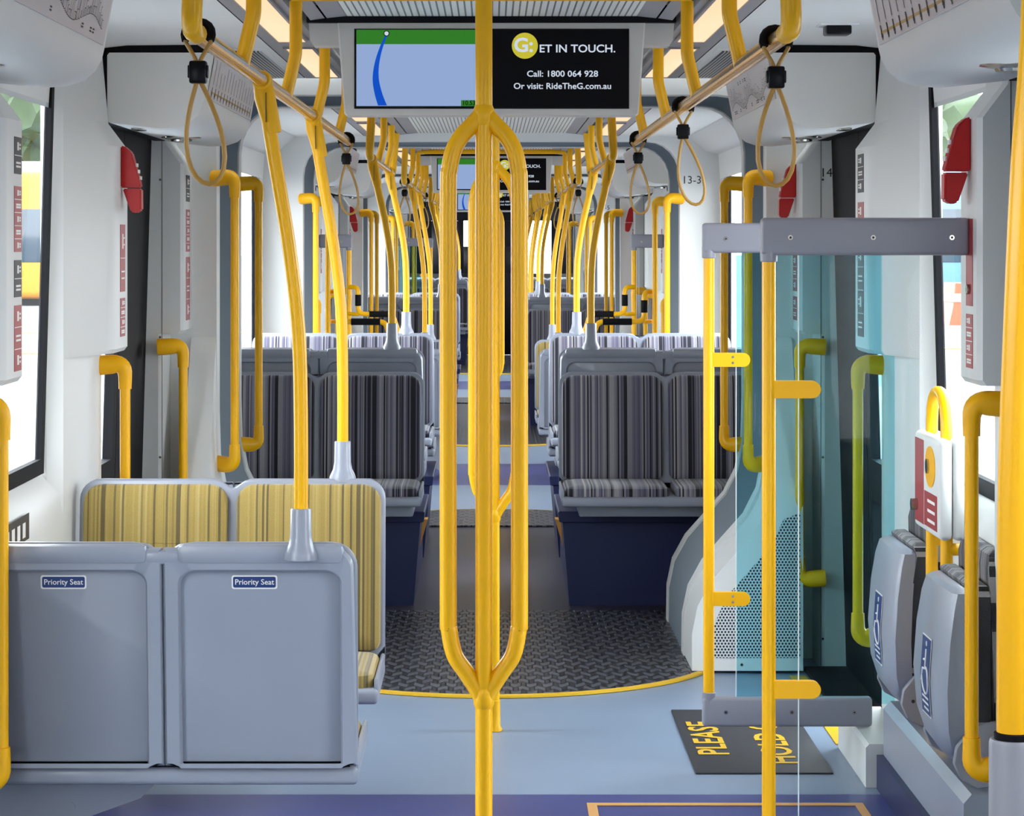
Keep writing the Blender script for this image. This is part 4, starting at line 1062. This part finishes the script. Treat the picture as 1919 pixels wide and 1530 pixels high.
FDARKY = fabric('striped_grey_moquette_side', [(0.0, rgb(22, 20, 28)), (0.4, rgb(100, 96, 106)), (0.55, rgb(28, 26, 34)), (0.7, rgb(150, 146, 148)), (0.85, rgb(90, 88, 104))], 160)
for n in FDARKY.node_tree.nodes:                       # stripes run across these seats, which face the aisle
    if n.type == 'SEPXYZ':
        for l in list(n.outputs['X'].links):
            to = l.to_socket; FDARKY.node_tree.links.remove(l); FDARKY.node_tree.links.new(n.outputs['Y'], to)
tipup(6.06, 'nearer folded grey tip-up seat with wheelchair sticker, right wall')
tipup(6.84, 'farther folded grey tip-up seat with wheelchair sticker, by the white pillar')
bm = B()
prism_y(bm, [(1.15, .10), (1.15, .235), (1.17, .258), (1.246, .258), (1.246, .46), (1.253, .46), (1.253, .10)], 6.03, 7.265, 0)
prism_y(bm, [(1.13, .0), (1.13, .10), (1.253, .10), (1.253, 0)], 6.03, 7.265, 1)
tag(obj('seat_plinth', bm, [GREY, NAVY]), 'grey and navy plinth along the right wall under the tip-up seats', 'seat base')
t = thing('intercom_post', 'white intercom box with red panel on a yellow looped post, right', 'intercom', (1.205, 6.66, 0))
ya, yb, xi = 6.555, 6.775, 1.205
bm = B(); P = fillet([(xi, ya, .259), (xi, ya, 1.20), (xi, yb, 1.20), (xi, yb, .259)], .11, 10); sweep(bm, P, .0165, 14); obj('loop_tube', bm, YEL, t)
bm = B()
for yy in (ya, yb): sweep(bm, [(xi, yy, .79), (1.258, yy, .79)], .0165, 12)
obj('wall_stub', bm, YEL, t)
bm = B(); box(bm, 1.170, 1.206, 6.47, 6.85, .822, 1.086, .014, 0, 3); box(bm, 1.208, 1.238, 6.47, 6.85, .822, 1.086, .012, 0, 3); bx_ = obj('intercom_case', bm, WHT, t, 40)
bm = B(); box(bm, 1.170, 1.1692, 6.70, 6.835, .840, 1.068); obj('red_panel', bm, STR, bx_)['label'] = 'dark red panel'
bm = B(); box(bm, 1.170, 1.1692, 6.50, 6.69, .842, .935)
for i in range(3): box(bm, 1.1692, 1.1688, 6.53, 6.64, .856 + .026 * i, .864 + .026 * i, 0, 1)
obj('instruction_sticker', bm, [STR, STW], bx_)
bm = B(); loft(bm, [[(x, 6.60 + r * .075 * math.cos(a), 1.005 + r * .055 * math.sin(a)) for a in [2 * math.pi * i / 24 for i in range(24)]] for r, x in ((1, 1.171), (1, 1.168), (.5, 1.167))]); obj('call_button', bm, YELP, bx_)
bm = B(); disc_x(bm, 1.168, 6.62, 1.005, .020, -.006, 14); obj('button_core', bm, CHROME, bx_)
bm = B(); disc_x(bm, 1.170, 6.80, .885, .016, -.018, 14); obj('key_switch', bm, CHROME, bx_)
bm = B(); box(bm, 1.254, 1.2525, 6.62, 6.76, .86, 1.0 - .06, 0, 0); 
tag(obj('wheelchair_sign', bm, NVS), 'small navy wheelchair sign on the right wall between the tip-up seats', 'sign')
bm = B(); box(bm, -1.256, -1.2545, 6.34, 6.72, .80, .87, 0, 0)
for i in range(4): box(bm, -1.2545, -1.254, 6.40 + .075 * i, 6.44 + .075 * i, .81, .85, 0, 1)
tag(obj('wall_sign', bm, [STK, STW]), 'black sign with white figures on the left wall under the window', 'sign')

# ------------------------------------------------------------------ far end: cab partition
t = thing('cab_partition', 'black driver cab partition with glazed openings at the far end', 'partition', (0, 35.7, 0))
bm = B()
for q in ((-1.36, 1.36, .0, 1.17), (-1.36, 1.36, 1.93, 2.4), (-1.36, -.86, 1.17, 1.93), (.86, 1.36, 1.17, 1.93), (-.49, -.40, 1.17, 1.93), (.40, .49, 1.17, 1.93), (-.40, .40, 1.17, 1.56), (-.20, .40, 1.56, 1.93), (-.86, -.49, 1.17, 1.93)): box(bm, q[0], q[1], 35.66, 35.7, q[2], q[3], .004)
obj('partition_frame', bm, BLKG, t)
bm = B()
for a, b in ((-.41, -.19), (.48, .87)): box(bm, a, b, 35.675, 35.682, 1.165 if a != -.41 else 1.55, 1.94)
obj('partition_glass', bm, GLZ, t)

# ------------------------------------------------------------------ outside, through the windows
ASPH = mat('pale_asphalt', rgb(84, 88, 94), 0.85, vary=0.12)
CONC = mat('pale_concrete', rgb(128, 130, 134), 0.8, vary=0.08)
bm = B(); fl(bm, -220, 220, -60, 34, 1, -.36); fl(bm, -220, 220, 34, 420, 0, -.36); struct('ground', bm, [ASPH, CONC])
bm = B(); box(bm, -90, -4, 44, 44.35, -.355, -.345); tag(obj('road_line', bm, LINEY), 'nearer yellow line on the asphalt outside the left windows', 'road marking')
bm = B(); box(bm, -90, -4, 54, 54.4, -.355, -.345); tag(obj('road_line', bm, LINEY), 'farther yellow line on the asphalt outside the left windows', 'road marking')
bm = B(); box(bm, 4, 90, 46, 46.35, -.355, -.345); tag(obj('road_line', bm, LINEY), 'yellow line on the asphalt outside the right windows', 'road marking')
TY = mat('yellow_tram_paint', rgb(190, 120, 20), 0.4); TB = mat('pale_blue_tram_paint', rgb(84, 120, 140), 0.4); TW = mat('white_tram_paint', rgb(150, 156, 164), 0.4); TG = mat('dark_tram_glass', rgb(50, 62, 72), 0.15)
def parked(x0, x1, y0, y1, paint, label):
    t = thing('parked_tram', label, 'tram', ((x0 + x1) / 2, (y0 + y1) / 2, -.36))
    bm = B(); box(bm, x0, x1, y0, y1, -.15, 3.9, .25, 0, 3); obj('body', bm, paint, t)
    bm = B(); box(bm, x0 - .03, x1 + .03, y0 + .8, y1 - .8, .9, 2.5, .05); box(bm, x0 + .5, x1 - .5, y0 - .03, y0 + .1, 1.0, 2.7, .05); obj('window_band', bm, TG, t)
    bm = B(); box(bm, x0 + .2, x1 - .2, y0 + .5, y1 - .5, -.36, -.1); obj('bogie', bm, BLK, t)
    bm = B(); box(bm, x0 + .4, x1 - .4, y0 + 1.5, y1 - 1.5, 3.85, 4.25, .1); obj('roof_unit', bm, TW, t)
parked(-16.5, -13.4, 78, 92, TY, 'yellow tram parked outside the left window')
parked(12.9, 16.5, 78, 96, TB, 'pale blue tram parked outside the right window')
LEAF = mat('tree_leaves', rgb(52, 68, 40), 0.8, vary=0.35, bump=0.6, bscale=6); BARK = mat('tree_bark', rgb(90, 76, 62), 0.9)
def tree(x, y, h, w, label):
    t = thing('tree', label, 'tree', (x, y, -.36), 'trees outside')
    bm = B(); sweep(bm, [(x, y, -.36), (x + .1, y, h * .5)], .25, 8); obj('trunk', bm, BARK, t)
    rnd = random.Random(int(x * 10 + y)); bm = B()
    for i in range(7):
        c = Vector((x + rnd.uniform(-w, w) * .6, y + rnd.uniform(-w, w) * .4, h * rnd.uniform(.42, .82))); rr = w * rnd.uniform(.45, .7)
        g = bmesh.ops.create_icosphere(bm, subdivisions=3, radius=rr)
        for v in g['verts']:
            d = v.co.normalized(); v.co = c + v.co * (1 + .10 * math.sin(d.x * 9 + i) * math.cos(d.z * 11) + .10 * rnd.uniform(-1, 1)) * 1.0
    obj('crown', bm, LEAF, t)
for i, (x, y, h, w) in enumerate(((-28, 150, 14, 5), (-20, 118, 11, 4.5), (-41, 160, 15, 6), (28, 150, 11, 5), (40, 165, 11, 5), (20, 128, 8.5, 3.8))):
    tree(x, y, h, w, ['tall tree behind the yellow tram', 'lower tree nearest the yellow tram', 'tree farthest left behind the yellow tram', 'tree behind the pale blue tram', 'tree farthest right behind the pale blue tram', 'low tree left of the pale blue tram'][i])
CONE = mat('orange_barrier', rgb(180, 70, 30), 0.5)
t = thing('road_barrier', 'orange road barrier on the asphalt outside the right window', 'barrier', (11.3, 60, -.36))
bm = B(); prism_y(bm, [(11.0, -.36), (11.6, -.36), (11.5, .1), (11.45, .65), (11.15, .65), (11.1, .1)], 59.5, 61); obj('barrier_body', bm, CONE, t)
bm = B(); box(bm, 11.08, 11.52, 59.48, 61.02, .2, .4); obj('reflective_band', bm, TW, t)
